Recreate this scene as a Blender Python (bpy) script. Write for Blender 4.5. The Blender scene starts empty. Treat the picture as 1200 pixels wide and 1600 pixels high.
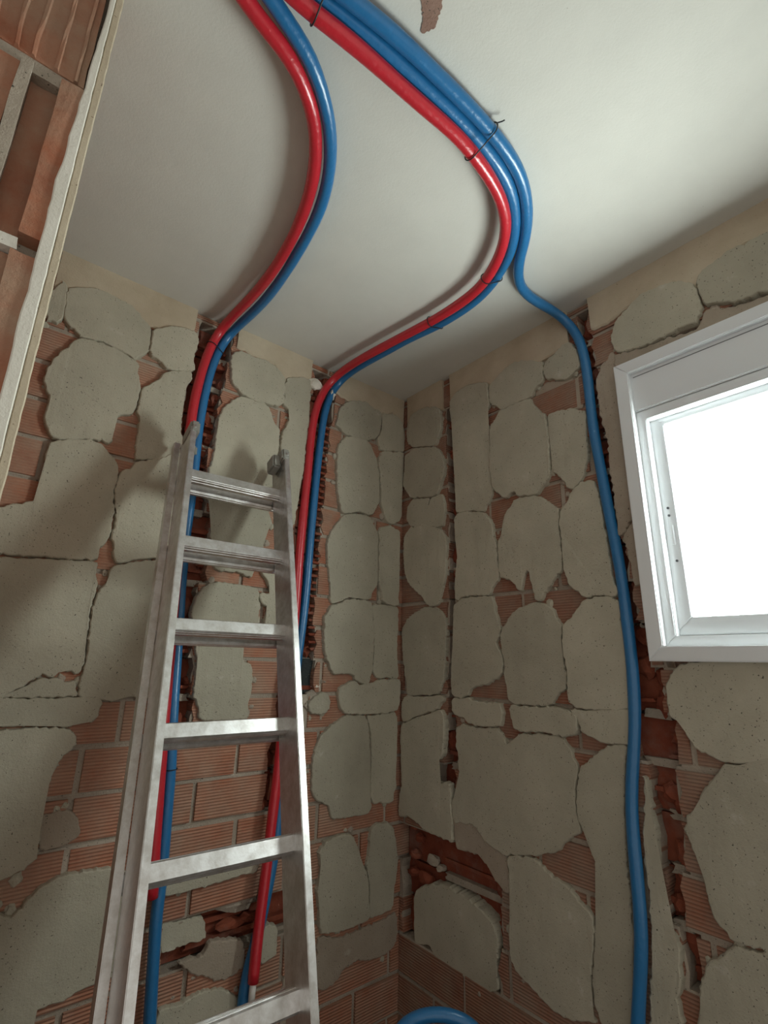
import bpy, bmesh, math, random
from mathutils import Vector, Matrix, noise

scene = bpy.context.scene
COL = scene.collection

# ---------------------------------------------------------------- camera
FOCAL = 791.77                      # focal length in pixels of the 1200 x 1600 frame
cam_data = bpy.data.cameras.new('camera')
cam = bpy.data.objects.new('camera', cam_data)
COL.objects.link(cam)
cam_data.sensor_fit = 'VERTICAL'
cam_data.sensor_height = 24.0
cam_data.lens = FOCAL / 1600.0 * 24.0
cam_data.clip_start = 0.02
cam_right = Vector((0.770254, -0.637406, 0.020543))
cam_up = Vector((-0.196285, -0.206300, 0.958599))
cam_fwd = Vector((0.606779, 0.742397, 0.284017))
cam.matrix_world = Matrix(((cam_right.x, cam_up.x, -cam_fwd.x, -1.19574),
                           (cam_right.y, cam_up.y, -cam_fwd.y, -1.35648),
                           (cam_right.z, cam_up.z, -cam_fwd.z, 1.5),
                           (0, 0, 0, 1)))
scene.camera = cam

# ---------------------------------------------------------------- light and exposure
world = bpy.data.worlds.new('world')
scene.world = world
world.use_nodes = True
bg = world.node_tree.nodes['Background']
bg.inputs['Color'].default_value = (1.0, 0.95, 0.86, 1)
bg.inputs['Strength'].default_value = 0.64
WINDOW_GLOW = 35.0                   # overcast daylight behind the frosted pane
scene.view_settings.view_transform = 'Standard'
scene.view_settings.look = 'None'
scene.view_settings.gamma = 1.0
scene.view_settings.use_curve_mapping = False
scene.view_settings.exposure = 0.0

# ---------------------------------------------------------------- measured data (metres)
# wall_back lies in the plane y = 0 (u is x), wall_right in the plane x = 0 (u is y), z is up
DABS_BACK = [
  (0,[(-1.146,2.385),(-1.121,2.415),(-1.086,2.433),(-1.037,2.433),(-0.99,2.423),(-0.958,2.398),(-0.937,2.362),(-0.934,2.316),(-0.96,2.283),(-0.969,2.271),(-1.032,2.285),(-1.081,2.28),(-1.108,2.291),(-1.137,2.319)]),
  (0,[(-1.081,2.279),(-1.109,2.253),(-1.133,2.211),(-1.147,2.169),(-1.149,2.129),(-1.13,2.092),(-1.133,2.052),(-1.125,2.017),(-1.099,1.995),(-1.059,2.003),(-1.014,2.021),(-0.982,2.026),(-0.995,2.086),(-0.96,2.105),(-0.949,2.133),(-0.944,2.21),(-0.954,2.245),(-0.969,2.27),(-1.031,2.284)]),
  (0,[(-0.934,2.351),(-0.927,2.381),(-0.896,2.408),(-0.852,2.424),(-0.82,2.424),(-0.807,2.405),(-0.813,2.347),(-0.816,2.294),(-0.87,2.275),(-0.909,2.293),(-0.93,2.307)]),
  (0,[(-0.87,2.271),(-0.817,2.291),(-0.824,2.212),(-0.822,2.161),(-0.821,2.117),(-0.81,2.071),(-0.831,2.043),(-0.855,2.007),(-0.917,1.998),(-0.927,2.035),(-0.928,2.098),(-0.931,2.15),(-0.931,2.183),(-0.909,2.224)]),
  (0,[(-1.181,2.355),(-1.159,2.414),(-1.144,2.386),(-1.139,2.323),(-1.152,2.296),(-1.161,2.294),(-1.17,2.292)]),
  (0,[(-1.098,1.99),(-1.113,1.957),(-1.111,1.937),(-1.095,1.914),(-1.096,1.885),(-1.108,1.845),(-1.124,1.831),(-1.157,1.819),(-1.176,1.8),(-1.194,1.75),(-1.186,1.705),(-1.153,1.707),(-1.072,1.713),(-0.983,1.719),(-0.964,1.743),(-0.958,1.776),(-0.955,1.841),(-0.956,1.871),(-0.956,1.913),(-0.958,1.952),(-0.97,1.98),(-1.017,2.011),(-1.058,2.005)]),
  (0,[(-1.184,1.696),(-1.152,1.7),(-0.982,1.713),(-0.966,1.696),(-0.96,1.659),(-0.96,1.607),(-0.959,1.556),(-0.963,1.534),(-0.958,1.492),(-0.964,1.465),(-0.992,1.469),(-1.015,1.459),(-1.033,1.467),(-1.04,1.458),(-1.077,1.423),(-1.129,1.417)]),
  (0,[(-1.128,1.415),(-1.076,1.42),(-1.036,1.445),(-1.006,1.443),(-0.969,1.44),(-0.961,1.427),(-0.956,1.412),(-1.029,1.411),(-1.096,1.413)]),
  (0,[(-1.128,1.412),(-1.096,1.411),(-0.982,1.411),(-0.911,1.408),(-0.907,1.379),(-0.914,1.357),(-0.943,1.361),(-0.984,1.355),(-1.086,1.356),(-1.117,1.356)]),
  (0,[(-1.126,1.351),(-1.085,1.351),(-0.989,1.349),(-0.953,1.334),(-0.941,1.314),(-0.956,1.297),(-0.969,1.281),(-0.976,1.253),(-0.987,1.227),(-0.996,1.191),(-0.989,1.17),(-0.976,1.149),(-0.977,1.124),(-0.977,1.104),(-0.996,1.089),(-1.021,1.078),(-1.032,1.077),(-1.073,1.081)]),
  (1,[(-0.986,1.174),(-0.966,1.185),(-0.931,1.182),(-0.909,1.158),(-0.907,1.13),(-0.931,1.114),(-0.974,1.119)]),
  (0,[(-1.063,1.033),(-1.021,1.019),(-1.001,1.007),(-0.992,1.017),(-0.969,1.043),(-0.938,1.058),(-0.907,1.064),(-0.872,1.062),(-0.83,1.057),(-0.788,1.033),(-0.778,0.971),(-0.783,0.879),(-0.797,0.85),(-0.839,0.846),(-0.872,0.841),(-0.926,0.837),(-0.942,0.813),(-0.929,0.741),(-1.011,0.772)]),
  (0,[(-0.955,1.934),(-0.935,1.956),(-0.901,1.988),(-0.864,2.01),(-0.809,2.046),(-0.801,1.945),(-0.798,1.838),(-0.804,1.754),(-0.865,1.742),(-0.893,1.73),(-0.92,1.718),(-0.934,1.74),(-0.935,1.764),(-0.937,1.796),(-0.937,1.845),(-0.949,1.859),(-0.956,1.883)]),
  (0,[(-0.935,1.693),(-0.919,1.712),(-0.884,1.723),(-0.84,1.732),(-0.8,1.741),(-0.788,1.605),(-0.789,1.48),(-0.794,1.406),(-0.851,1.408),(-0.878,1.402),(-0.898,1.405),(-0.951,1.41),(-0.955,1.435),(-0.947,1.465),(-0.948,1.497),(-0.954,1.533),(-0.959,1.607),(-0.949,1.638),(-0.936,1.666)]),
  (0,[(-0.704,2.401),(-0.681,2.423),(-0.641,2.425),(-0.584,2.428),(-0.547,2.417),(-0.522,2.39),(-0.514,2.34),(-0.518,2.302),(-0.542,2.286),(-0.577,2.28),(-0.611,2.271),(-0.646,2.28),(-0.674,2.293),(-0.692,2.307),(-0.703,2.352)]),
  (0,[(-0.517,2.377),(-0.485,2.408),(-0.447,2.424),(-0.419,2.416),(-0.418,2.354),(-0.422,2.299),(-0.42,2.24),(-0.424,2.166),(-0.426,2.094),(-0.436,2.022),(-0.442,1.953),(-0.452,1.899),(-0.495,1.91),(-0.503,2.006),(-0.514,2.084),(-0.51,2.14),(-0.51,2.182),(-0.501,2.228),(-0.489,2.268),(-0.502,2.289),(-0.516,2.303)]),
  (0,[(-0.719,2.189),(-0.705,2.227),(-0.671,2.263),(-0.632,2.278),(-0.584,2.278),(-0.561,2.258),(-0.544,2.228),(-0.527,2.198),(-0.526,2.149),(-0.53,2.107),(-0.528,2.047),(-0.523,2.028),(-0.544,2.003),(-0.633,1.976),(-0.723,1.966),(-0.728,1.983),(-0.729,2.014),(-0.722,2.059),(-0.722,2.11)]),
  (0,[(-0.727,1.948),(-0.718,1.92),(-0.697,1.907),(-0.697,1.866),(-0.704,1.832),(-0.694,1.776),(-0.684,1.741),(-0.663,1.73),(-0.607,1.733),(-0.573,1.723),(-0.56,1.749),(-0.542,1.77),(-0.543,1.827),(-0.532,1.868),(-0.523,1.9),(-0.539,1.937),(-0.551,1.974),(-0.583,1.985),(-0.661,1.965)]),
  (0,[(-0.73,1.621),(-0.723,1.648),(-0.705,1.682),(-0.674,1.699),(-0.64,1.702),(-0.585,1.7),(-0.553,1.692),(-0.544,1.658),(-0.535,1.602),(-0.534,1.563),(-0.569,1.545),(-0.582,1.523),(-0.576,1.502),(-0.545,1.481),(-0.539,1.454),(-0.538,1.412),(-0.543,1.381),(-0.545,1.346),(-0.669,1.349),(-0.681,1.381),(-0.698,1.41),(-0.698,1.454),(-0.698,1.494),(-0.708,1.534),(-0.715,1.565),(-0.721,1.59)]),
  (0,[(-0.531,1.759),(-0.486,1.771),(-0.431,1.772),(-0.426,1.585),(-0.505,1.581),(-0.512,1.626),(-0.504,1.644),(-0.518,1.649),(-0.539,1.67),(-0.534,1.682),(-0.501,1.685),(-0.524,1.718),(-0.536,1.741)]),
  (0,[(-0.307,2.308),(-0.293,2.368),(-0.251,2.408),(-0.186,2.427),(-0.138,2.415),(-0.108,2.404),(-0.104,2.376),(-0.115,2.314),(-0.162,2.283),(-0.199,2.268),(-0.253,2.27),(-0.289,2.283),(-0.311,2.291)]),
  (0,[(-0.105,2.401),(-0.058,2.422),(-0.016,2.415),(0.009,2.379),(0.007,2.292),(-0.054,2.266),(-0.104,2.26),(-0.118,2.297),(-0.101,2.36)]),
  (0,[(-0.301,2.202),(-0.286,2.237),(-0.244,2.268),(-0.18,2.273),(-0.152,2.254),(-0.126,2.205),(-0.115,2.152),(-0.108,2.084),(-0.121,2.028),(-0.143,2.0),(-0.205,1.995),(-0.264,1.983),(-0.282,2.015),(-0.294,2.07),(-0.298,2.135)]),
  (0,[(-0.112,2.209),(-0.094,2.25),(-0.044,2.267),(0.002,2.27),(0.008,2.168),(-0.001,2.085),(-0.005,2.005),(-0.049,1.989),(-0.082,1.998),(-0.098,2.063),(-0.105,2.139)]),
  (0,[(-0.319,1.876),(-0.294,1.928),(-0.255,1.971),(-0.205,1.988),(-0.16,1.99),(-0.127,1.955),(-0.108,1.911),(-0.11,1.838),(-0.112,1.758),(-0.141,1.707),(-0.192,1.702),(-0.225,1.706),(-0.265,1.683),(-0.295,1.68),(-0.302,1.737),(-0.314,1.801)]),
  (0,[(-0.103,1.945),(-0.086,1.964),(-0.04,1.968),(-0.006,1.957),(-0.008,1.866),(-0.009,1.773),(-0.017,1.694),(-0.064,1.692),(-0.088,1.72),(-0.095,1.764),(-0.103,1.852)]),
  (0,[(-0.316,1.591),(-0.315,1.634),(-0.287,1.668),(-0.232,1.689),(-0.175,1.694),(-0.136,1.687),(-0.126,1.648),(-0.119,1.556),(-0.121,1.504),(-0.132,1.448),(-0.152,1.429),(-0.197,1.46),(-0.229,1.463),(-0.274,1.46),(-0.299,1.501),(-0.313,1.537)]),
  (0,[(-0.125,1.675),(-0.088,1.685),(-0.033,1.689),(-0.009,1.67),(-0.012,1.56),(-0.01,1.454),(-0.046,1.451),(-0.094,1.456),(-0.114,1.479),(-0.116,1.556)]),
  (0,[(-0.249,1.418),(-0.204,1.436),(-0.139,1.42),(-0.089,1.438),(-0.028,1.447),(-0.001,1.434),(-0.004,1.364),(-0.044,1.345),(-0.12,1.344),(-0.215,1.35),(-0.247,1.372)]),
  (0,[(-0.331,1.19),(-0.328,1.238),(-0.307,1.285),(-0.266,1.318),(-0.215,1.337),(-0.144,1.332),(-0.126,1.296),(-0.119,1.214),(-0.12,1.185),(-0.118,1.065),(-0.193,1.06),(-0.251,1.063),(-0.271,1.099),(-0.31,1.12),(-0.328,1.148),(-0.331,1.19)]),
  (0,[(-0.132,1.335),(-0.119,1.333),(-0.017,1.336),(-0.008,1.24),(-0.013,1.122),(-0.018,1.157),(-0.021,1.079),(-0.071,1.08),(-0.109,1.096),(-0.113,1.184),(-0.114,1.213),(-0.122,1.296)]),
  (0,[(-0.294,0.987),(-0.275,1.009),(-0.22,1.02),(-0.184,1.013),(-0.16,0.983),(-0.143,0.934),(-0.119,0.883),(-0.114,0.841),(-0.115,0.792),(-0.173,0.782),(-0.228,0.786),(-0.275,0.794),(-0.285,0.852),(-0.295,0.901),(-0.284,0.937)]),
  (0,[(-0.108,1.017),(-0.069,1.027),(-0.028,1.015),(-0.011,0.973),(-0.001,0.917),(-0.012,0.839),(-0.023,0.79),(-0.093,0.789),(-0.109,0.81),(-0.109,0.881),(-0.117,0.934)]),
  (1,[(-0.28,0.782),(-0.207,0.767),(-0.136,0.768),(-0.062,0.769),(-0.003,0.775),(0.002,0.702),(-0.059,0.679),(-0.162,0.694),(-0.227,0.664),(-0.273,0.673)]),
  (0,[(-0.682,1.03),(-0.635,1.029),(-0.558,1.027),(-0.48,1.017),(-0.483,0.982),(-0.526,0.982),(-0.603,0.977),(-0.675,0.976),(-0.712,0.98),(-0.72,1.034)]),
  (0,[(-0.704,0.92),(-0.667,0.915),(-0.61,0.909),(-0.59,0.863),(-0.632,0.861),(-0.66,0.859),(-0.696,0.861)]),
  (1,[(-0.656,0.835),(-0.601,0.835),(-0.584,0.858),(-0.512,0.843),(-0.493,0.817),(-0.494,0.781),(-0.554,0.771),(-0.616,0.804)]),
  (0,[(-0.69,0.761),(-0.646,0.758),(-0.602,0.766),(-0.548,0.757),(-0.499,0.722),(-0.48,0.693),(-0.49,0.646),(-0.683,0.713)]),
  (0,[(-0.458,0.85),(-0.413,0.847),(-0.405,0.793),(-0.424,0.777),(-0.452,0.781)]),
  (1,[(-0.369,0.74),(-0.277,0.649),(-0.266,0.569),(-0.38,0.608)]),
  (0,[(-0.355,1.381),(-0.315,1.408),(-0.286,1.402),(-0.28,1.361),(-0.311,1.346),(-0.346,1.353)]),
]
DABS_RIGHT = [
  (0,[(-0.02,2.374),(-0.044,2.415),(-0.098,2.425),(-0.166,2.407),(-0.198,2.381),(-0.206,2.319),(-0.191,2.274),(-0.159,2.253),(-0.086,2.274),(-0.033,2.297),(-0.02,2.333)]),
  (0,[(-0.015,2.255),(-0.063,2.266),(-0.131,2.255),(-0.186,2.233),(-0.211,2.194),(-0.221,2.151),(-0.21,2.115),(-0.178,2.068),(-0.109,2.068),(-0.041,2.09),(-0.005,2.136),(-0.01,2.195)]),
  (0,[(-0.029,2.055),(-0.075,2.069),(-0.136,2.056),(-0.13,2.02),(-0.147,2.048),(-0.204,2.054),(-0.218,2.005),(-0.207,1.955),(-0.172,1.947),(-0.076,1.965),(-0.024,1.999)]),
  (0,[(-0.013,1.937),(-0.053,1.964),(-0.119,1.968),(-0.182,1.937),(-0.221,1.901),(-0.219,1.829),(-0.214,1.773),(-0.188,1.699),(-0.149,1.681),(-0.087,1.725),(-0.033,1.771),(-0.011,1.835)]),
  (0,[(-0.251,2.394),(-0.293,2.418),(-0.351,2.418),(-0.406,2.397),(-0.418,2.357),(-0.42,2.317),(-0.396,2.28),(-0.408,2.245),(-0.414,2.19),(-0.411,2.103),(-0.411,2.039),(-0.413,2.003),(-0.378,1.962),(-0.326,1.97),(-0.271,1.979),(-0.263,2.04),(-0.26,2.116),(-0.267,2.192),(-0.259,2.275),(-0.25,2.344)]),
  (0,[(-0.419,2.332),(-0.432,2.382),(-0.477,2.409),(-0.527,2.419),(-0.582,2.4),(-0.621,2.367),(-0.621,2.32),(-0.581,2.287),(-0.542,2.276),(-0.478,2.274),(-0.437,2.31)]),
  (0,[(-0.422,2.18),(-0.433,2.235),(-0.469,2.267),(-0.518,2.275),(-0.572,2.261),(-0.605,2.213),(-0.623,2.172),(-0.627,2.111),(-0.623,2.053),(-0.609,1.993),(-0.558,1.968),(-0.515,1.978),(-0.5,1.992),(-0.461,1.981),(-0.431,2.019),(-0.417,2.072),(-0.417,2.13)]),
  (0,[(-0.627,2.353),(-0.646,2.372),(-0.691,2.393),(-0.718,2.39),(-0.734,2.356),(-0.739,2.306),(-0.708,2.286),(-0.688,2.282),(-0.641,2.31),(-0.627,2.331)]),
  (0,[(-0.63,2.19),(-0.66,2.199),(-0.705,2.184),(-0.741,2.16),(-0.738,2.104),(-0.735,2.043),(-0.725,1.998),(-0.698,1.97),(-0.678,1.962),(-0.649,1.995),(-0.629,2.038),(-0.63,2.103),(-0.624,2.151)]),
  (0,[(-0.26,1.951),(-0.28,1.973),(-0.334,1.967),(-0.385,1.943),(-0.413,1.914),(-0.418,1.853),(-0.426,1.781),(-0.424,1.743),(-0.391,1.702),(-0.35,1.698),(-0.299,1.702),(-0.258,1.697),(-0.255,1.755),(-0.267,1.836),(-0.259,1.894)]),
  (0,[(-0.442,1.862),(-0.458,1.925),(-0.498,1.962),(-0.55,1.964),(-0.598,1.945),(-0.629,1.914),(-0.633,1.87),(-0.632,1.812),(-0.632,1.76),(-0.613,1.722),(-0.578,1.686),(-0.557,1.671),(-0.539,1.707),(-0.535,1.749),(-0.521,1.744),(-0.503,1.698),(-0.476,1.725),(-0.44,1.748),(-0.435,1.799)]),
  (0,[(-0.64,1.857),(-0.654,1.908),(-0.683,1.943),(-0.721,1.963),(-0.745,1.96),(-0.757,1.908),(-0.762,1.851),(-0.765,1.779),(-0.77,1.705),(-0.771,1.664),(-0.726,1.667),(-0.687,1.674),(-0.654,1.696),(-0.646,1.741),(-0.648,1.798)]),
  (0,[(0.0,1.611),(-0.04,1.655),(-0.096,1.675),(-0.16,1.674),(-0.205,1.65),(-0.214,1.604),(-0.208,1.522),(-0.202,1.455),(-0.167,1.408),(-0.096,1.4),(-0.037,1.407),(-0.013,1.499),(-0.004,1.558)]),
  (0,[(-0.249,1.665),(-0.287,1.693),(-0.35,1.695),(-0.401,1.684),(-0.415,1.642),(-0.421,1.603),(-0.41,1.554),(-0.431,1.499),(-0.405,1.463),(-0.365,1.443),(-0.323,1.435),(-0.27,1.404),(-0.234,1.424),(-0.236,1.503),(-0.247,1.589)]),
  (0,[(-0.436,1.584),(-0.462,1.633),(-0.508,1.658),(-0.559,1.657),(-0.598,1.643),(-0.614,1.602),(-0.616,1.546),(-0.623,1.481),(-0.614,1.449),(-0.572,1.409),(-0.532,1.4),(-0.477,1.399),(-0.441,1.418),(-0.437,1.476),(-0.436,1.529)]),
  (0,[(-0.624,1.562),(-0.64,1.606),(-0.675,1.643),(-0.718,1.662),(-0.758,1.664),(-0.777,1.637),(-0.781,1.575),(-0.781,1.515),(-0.776,1.466),(-0.771,1.411),(-0.669,1.402),(-0.629,1.418),(-0.633,1.455),(-0.624,1.497)]),
  (0,[(-0.627,1.398),(-0.669,1.4),(-0.769,1.409),(-0.764,1.344),(-0.712,1.337),(-0.663,1.346),(-0.649,1.374),(-0.632,1.388)]),
  (0,[(-0.015,1.385),(-0.106,1.396),(-0.186,1.401),(-0.2,1.39),(-0.147,1.357),(-0.075,1.335),(-0.021,1.316),(-0.004,1.342)]),
  (0,[(-0.233,1.392),(-0.287,1.399),(-0.354,1.397),(-0.417,1.396),(-0.419,1.353),(-0.391,1.339),(-0.344,1.337),(-0.277,1.346),(-0.241,1.355)]),
  (0,[(-0.447,1.384),(-0.476,1.396),(-0.558,1.398),(-0.639,1.391),(-0.642,1.369),(-0.631,1.34),(-0.579,1.342),(-0.487,1.338),(-0.455,1.345)]),
  (0,[(-0.005,1.294),(-0.065,1.326),(-0.137,1.346),(-0.2,1.352),(-0.198,1.252),(-0.184,1.225),(-0.15,1.211),(-0.15,1.159),(-0.219,1.165),(-0.218,1.112),(-0.223,1.068),(-0.229,1.019),(-0.198,1.017),(-0.116,1.021),(-0.046,1.041),(0.007,1.036),(-0.008,1.141),(-0.003,1.206)]),
  (0,[(-0.249,1.319),(-0.318,1.32),(-0.391,1.33),(-0.42,1.314),(-0.43,1.298),(-0.471,1.32),(-0.527,1.331),(-0.584,1.327),(-0.619,1.307),(-0.627,1.269),(-0.62,1.196),(-0.623,1.137),(-0.583,1.1),(-0.557,1.075),(-0.481,1.056),(-0.397,1.035),(-0.339,1.051),(-0.309,1.076),(-0.243,1.072),(-0.234,1.115),(-0.254,1.153),(-0.252,1.235)]),
  (0,[(-0.63,1.236),(-0.651,1.277),(-0.687,1.309),(-0.732,1.326),(-0.757,1.327),(-0.747,1.265),(-0.739,1.198),(-0.733,1.1),(-0.734,1.023),(-0.724,0.91),(-0.702,0.793),(-0.66,0.775),(-0.637,0.818),(-0.629,0.856),(-0.64,0.917),(-0.653,0.971),(-0.676,1.021),(-0.662,1.06),(-0.645,1.127),(-0.626,1.157),(-0.623,1.2)]),
  (0,[(-0.42,1.026),(-0.466,1.04),(-0.509,1.04),(-0.548,1.025),(-0.591,1.012),(-0.625,0.985),(-0.643,0.964),(-0.637,0.915),(-0.624,0.854),(-0.616,0.795),(-0.629,0.782),(-0.558,0.759),(-0.51,0.761),(-0.477,0.775),(-0.442,0.786),(-0.413,0.808),(-0.41,0.868),(-0.418,0.942)]),
  (1,[(-0.234,1.082),(-0.294,1.082),(-0.381,1.074),(-0.421,1.045),(-0.413,1.019),(-0.415,0.95),(-0.382,0.959),(-0.349,0.988),(-0.314,1.008),(-0.244,1.005),(-0.233,1.039)]),
  (0,[(-0.061,0.849),(-0.168,0.897),(-0.249,0.895),(-0.294,0.89),(-0.357,0.864),(-0.369,0.827),(-0.359,0.771),(-0.364,0.729),(-0.301,0.7),(-0.244,0.708),(-0.157,0.694),(-0.124,0.73),(-0.058,0.722)]),
  (0,[(-0.858,1.469),(-0.876,1.499),(-0.916,1.514),(-0.97,1.52),(-1.011,1.518),(-1.087,1.518),(-1.057,1.34),(-0.982,1.331),(-0.943,1.335),(-0.909,1.339),(-0.89,1.359),(-0.88,1.39),(-0.856,1.402),(-0.856,1.435)]),
  (0,[(-0.899,1.265),(-0.923,1.298),(-0.957,1.321),(-0.997,1.331),(-1.056,1.338),(-1.006,1.041),(-0.957,1.032),(-0.936,1.033),(-0.913,1.033),(-0.889,1.054),(-0.883,1.094),(-0.879,1.129),(-0.867,1.162),(-0.858,1.193),(-0.866,1.216),(-0.886,1.237)]),
  (0,[(-0.853,0.945),(-0.874,0.982),(-0.909,1.008),(-0.941,1.019),(-1.005,1.034),(-0.984,0.905),(-0.842,0.84),(-0.845,0.905)]),
  (0,[(-0.792,1.281),(-0.795,1.245),(-0.799,1.197),(-0.802,1.15),(-0.792,1.088),(-0.794,1.056),(-0.803,1.018),(-0.821,0.985),(-0.819,0.939),(-0.809,0.897),(-0.806,0.845),(-0.746,0.818),(-0.766,0.957),(-0.771,1.04),(-0.772,1.125),(-0.781,1.216)]),
  (0,[(-0.833,2.345),(-0.849,2.384),(-0.883,2.407),(-0.921,2.426),(-0.968,2.423),(-1.007,2.413),(-1.034,2.385),(-1.046,2.353),(-1.044,2.311),(-1.032,2.28),(-1.004,2.282),(-0.965,2.279),(-0.933,2.277),(-0.899,2.279),(-0.852,2.288),(-0.836,2.312)]),
  (0,[(-1.051,2.359),(-1.056,2.395),(-1.078,2.409),(-1.118,2.42),(-1.158,2.419),(-1.196,2.418),(-1.232,2.418),(-1.207,2.264),(-1.168,2.28),(-1.137,2.282),(-1.111,2.286),(-1.064,2.313),(-1.054,2.333)]),
  (1,[(-0.78,2.247),(-0.819,2.303),(-0.835,2.294),(-0.832,2.158),(-0.837,2.019),(-0.842,1.901),(-0.837,1.857),(-0.795,1.804),(-0.79,1.9),(-0.789,2.003),(-0.79,2.056),(-0.781,2.114),(-0.776,2.171)]),
  (1,[(-0.798,1.797),(-0.827,1.835),(-0.84,1.778),(-0.842,1.68),(-0.826,1.682),(-0.813,1.69),(-0.811,1.736),(-0.804,1.784)]),
  (1,[(-0.838,2.29),(-0.899,2.277),(-0.965,2.274),(-1.032,2.266),(-1.055,2.304),(-1.11,2.28),(-1.173,2.273),(-1.206,2.26),(-1.201,2.233),(-1.043,2.242),(-0.846,2.24)]),
  (2,[(-0.588,2.28),(-0.634,2.303),(-0.707,2.277),(-0.737,2.28),(-0.734,2.182),(-0.706,2.188),(-0.654,2.208),(-0.613,2.217)]),
]
CHASES_BACK = [
  [(1.334,-0.774,-0.691),(1.423,-0.782,-0.699),(1.511,-0.79,-0.705),(1.6,-0.797,-0.724),(1.688,-0.804,-0.703),(1.777,-0.81,-0.689),(1.865,-0.814,-0.701),(1.954,-0.818,-0.726),(2.042,-0.822,-0.73),(2.131,-0.822,-0.72),(2.219,-0.823,-0.721),(2.308,-0.816,-0.713),(2.396,-0.809,-0.706),(2.485,-0.804,-0.703)],
  [(1.128,-0.476,-0.421),(1.232,-0.469,-0.405),(1.336,-0.459,-0.382),(1.441,-0.451,-0.33),(1.545,-0.44,-0.337),(1.649,-0.439,-0.346),(1.753,-0.438,-0.342),(1.858,-0.44,-0.34),(1.962,-0.437,-0.337),(2.066,-0.428,-0.336),(2.17,-0.42,-0.333),(2.275,-0.419,-0.326),(2.379,-0.418,-0.318),(2.483,-0.39,-0.31)],
  [(0.82,-0.696,-0.335),(0.83,-0.697,-0.336),(0.841,-0.698,-0.337),(0.851,-0.698,-0.338),(0.862,-0.699,-0.339),(0.872,-0.7,-0.339),(0.883,-0.701,-0.34),(0.893,-0.701,-0.341),(0.904,-0.702,-0.342),(0.914,-0.703,-0.343),(0.925,-0.703,-0.344),(0.935,-0.703,-0.344),(0.946,-0.703,-0.345),(0.956,-0.703,-0.346)],
]
CHASES_RIGHT = [
  [(1.044,-0.232,-0.221),(1.145,-0.235,-0.16),(1.247,-0.251,-0.183),(1.348,-0.245,-0.203),(1.449,-0.236,-0.207),(1.551,-0.24,-0.211),(1.652,-0.246,-0.216),(1.753,-0.253,-0.219),(1.854,-0.262,-0.221),(1.956,-0.264,-0.223),(2.057,-0.263,-0.223),(2.158,-0.26,-0.222),(2.26,-0.254,-0.22),(2.361,-0.249,-0.216)],
  [(1.33,-0.87,-0.765),(1.416,-0.856,-0.771),(1.503,-0.838,-0.776),(1.589,-0.822,-0.78),(1.676,-0.811,-0.778),(1.762,-0.8,-0.773),(1.849,-0.796,-0.768),(1.935,-0.796,-0.761),(2.022,-0.795,-0.753),(2.108,-0.791,-0.748),(2.195,-0.787,-0.747),(2.281,-0.782,-0.746),(2.368,-0.776,-0.747),(2.454,-0.773,-0.737)],
  [(0.876,-0.843,-0.815),(0.909,-0.848,-0.818),(0.942,-0.853,-0.821),(0.975,-0.858,-0.824),(1.008,-0.84,-0.816),(1.041,-0.839,-0.802),(1.074,-0.839,-0.798),(1.108,-0.843,-0.796),(1.141,-0.847,-0.797),(1.174,-0.848,-0.798),(1.207,-0.848,-0.798),(1.24,-0.85,-0.796),(1.273,-0.854,-0.794),(1.306,-0.865,-0.788)],
  [(0.738,-0.369,-0.007),(0.76,-0.371,-0.005),(0.782,-0.373,-0.004),(0.804,-0.375,-0.002),(0.826,-0.378,-0.001),(0.848,-0.382,-0.0),(0.87,-0.385,-0.0),(0.893,-0.389,0.0),(0.915,-0.395,0.001),(0.937,-0.4,0.001),(0.959,-0.4,0.002),(0.981,-0.356,0.002),(1.003,-0.284,0.003),(1.025,-0.05,0.003)],
]
BANDS_BACK = [
  [(-1.172,2.384),(-1.151,2.386),(-1.099,2.42),(-1.031,2.429),(-0.96,2.389),(-0.917,2.391),(-0.85,2.424),(-0.821,2.434)],
  [(-0.689,2.437),(-0.628,2.434),(-0.56,2.429),(-0.521,2.383),(-0.486,2.401),(-0.42,2.423)],
  [(-0.314,2.419),(-0.263,2.408),(-0.16,2.416),(-0.097,2.401),(-0.05,2.434),(0.007,2.401)],
]
BANDS_RIGHT = [
  [(-0.02,2.387),(-0.05,2.417),(-0.166,2.407),(-0.211,2.376)],
  [(-0.249,2.386),(-0.292,2.417),(-0.406,2.4),(-0.432,2.383),(-0.527,2.416),(-0.611,2.382),(-0.69,2.39),(-0.711,2.39)],
  [(-0.78,2.401),(-0.826,2.395),(-0.861,2.407),(-0.908,2.421),(-1.0,2.42),(-1.034,2.375),(-1.044,2.376),(-1.058,2.396),(-1.118,2.422),(-1.196,2.418),(-1.255,2.417)],
]
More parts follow.
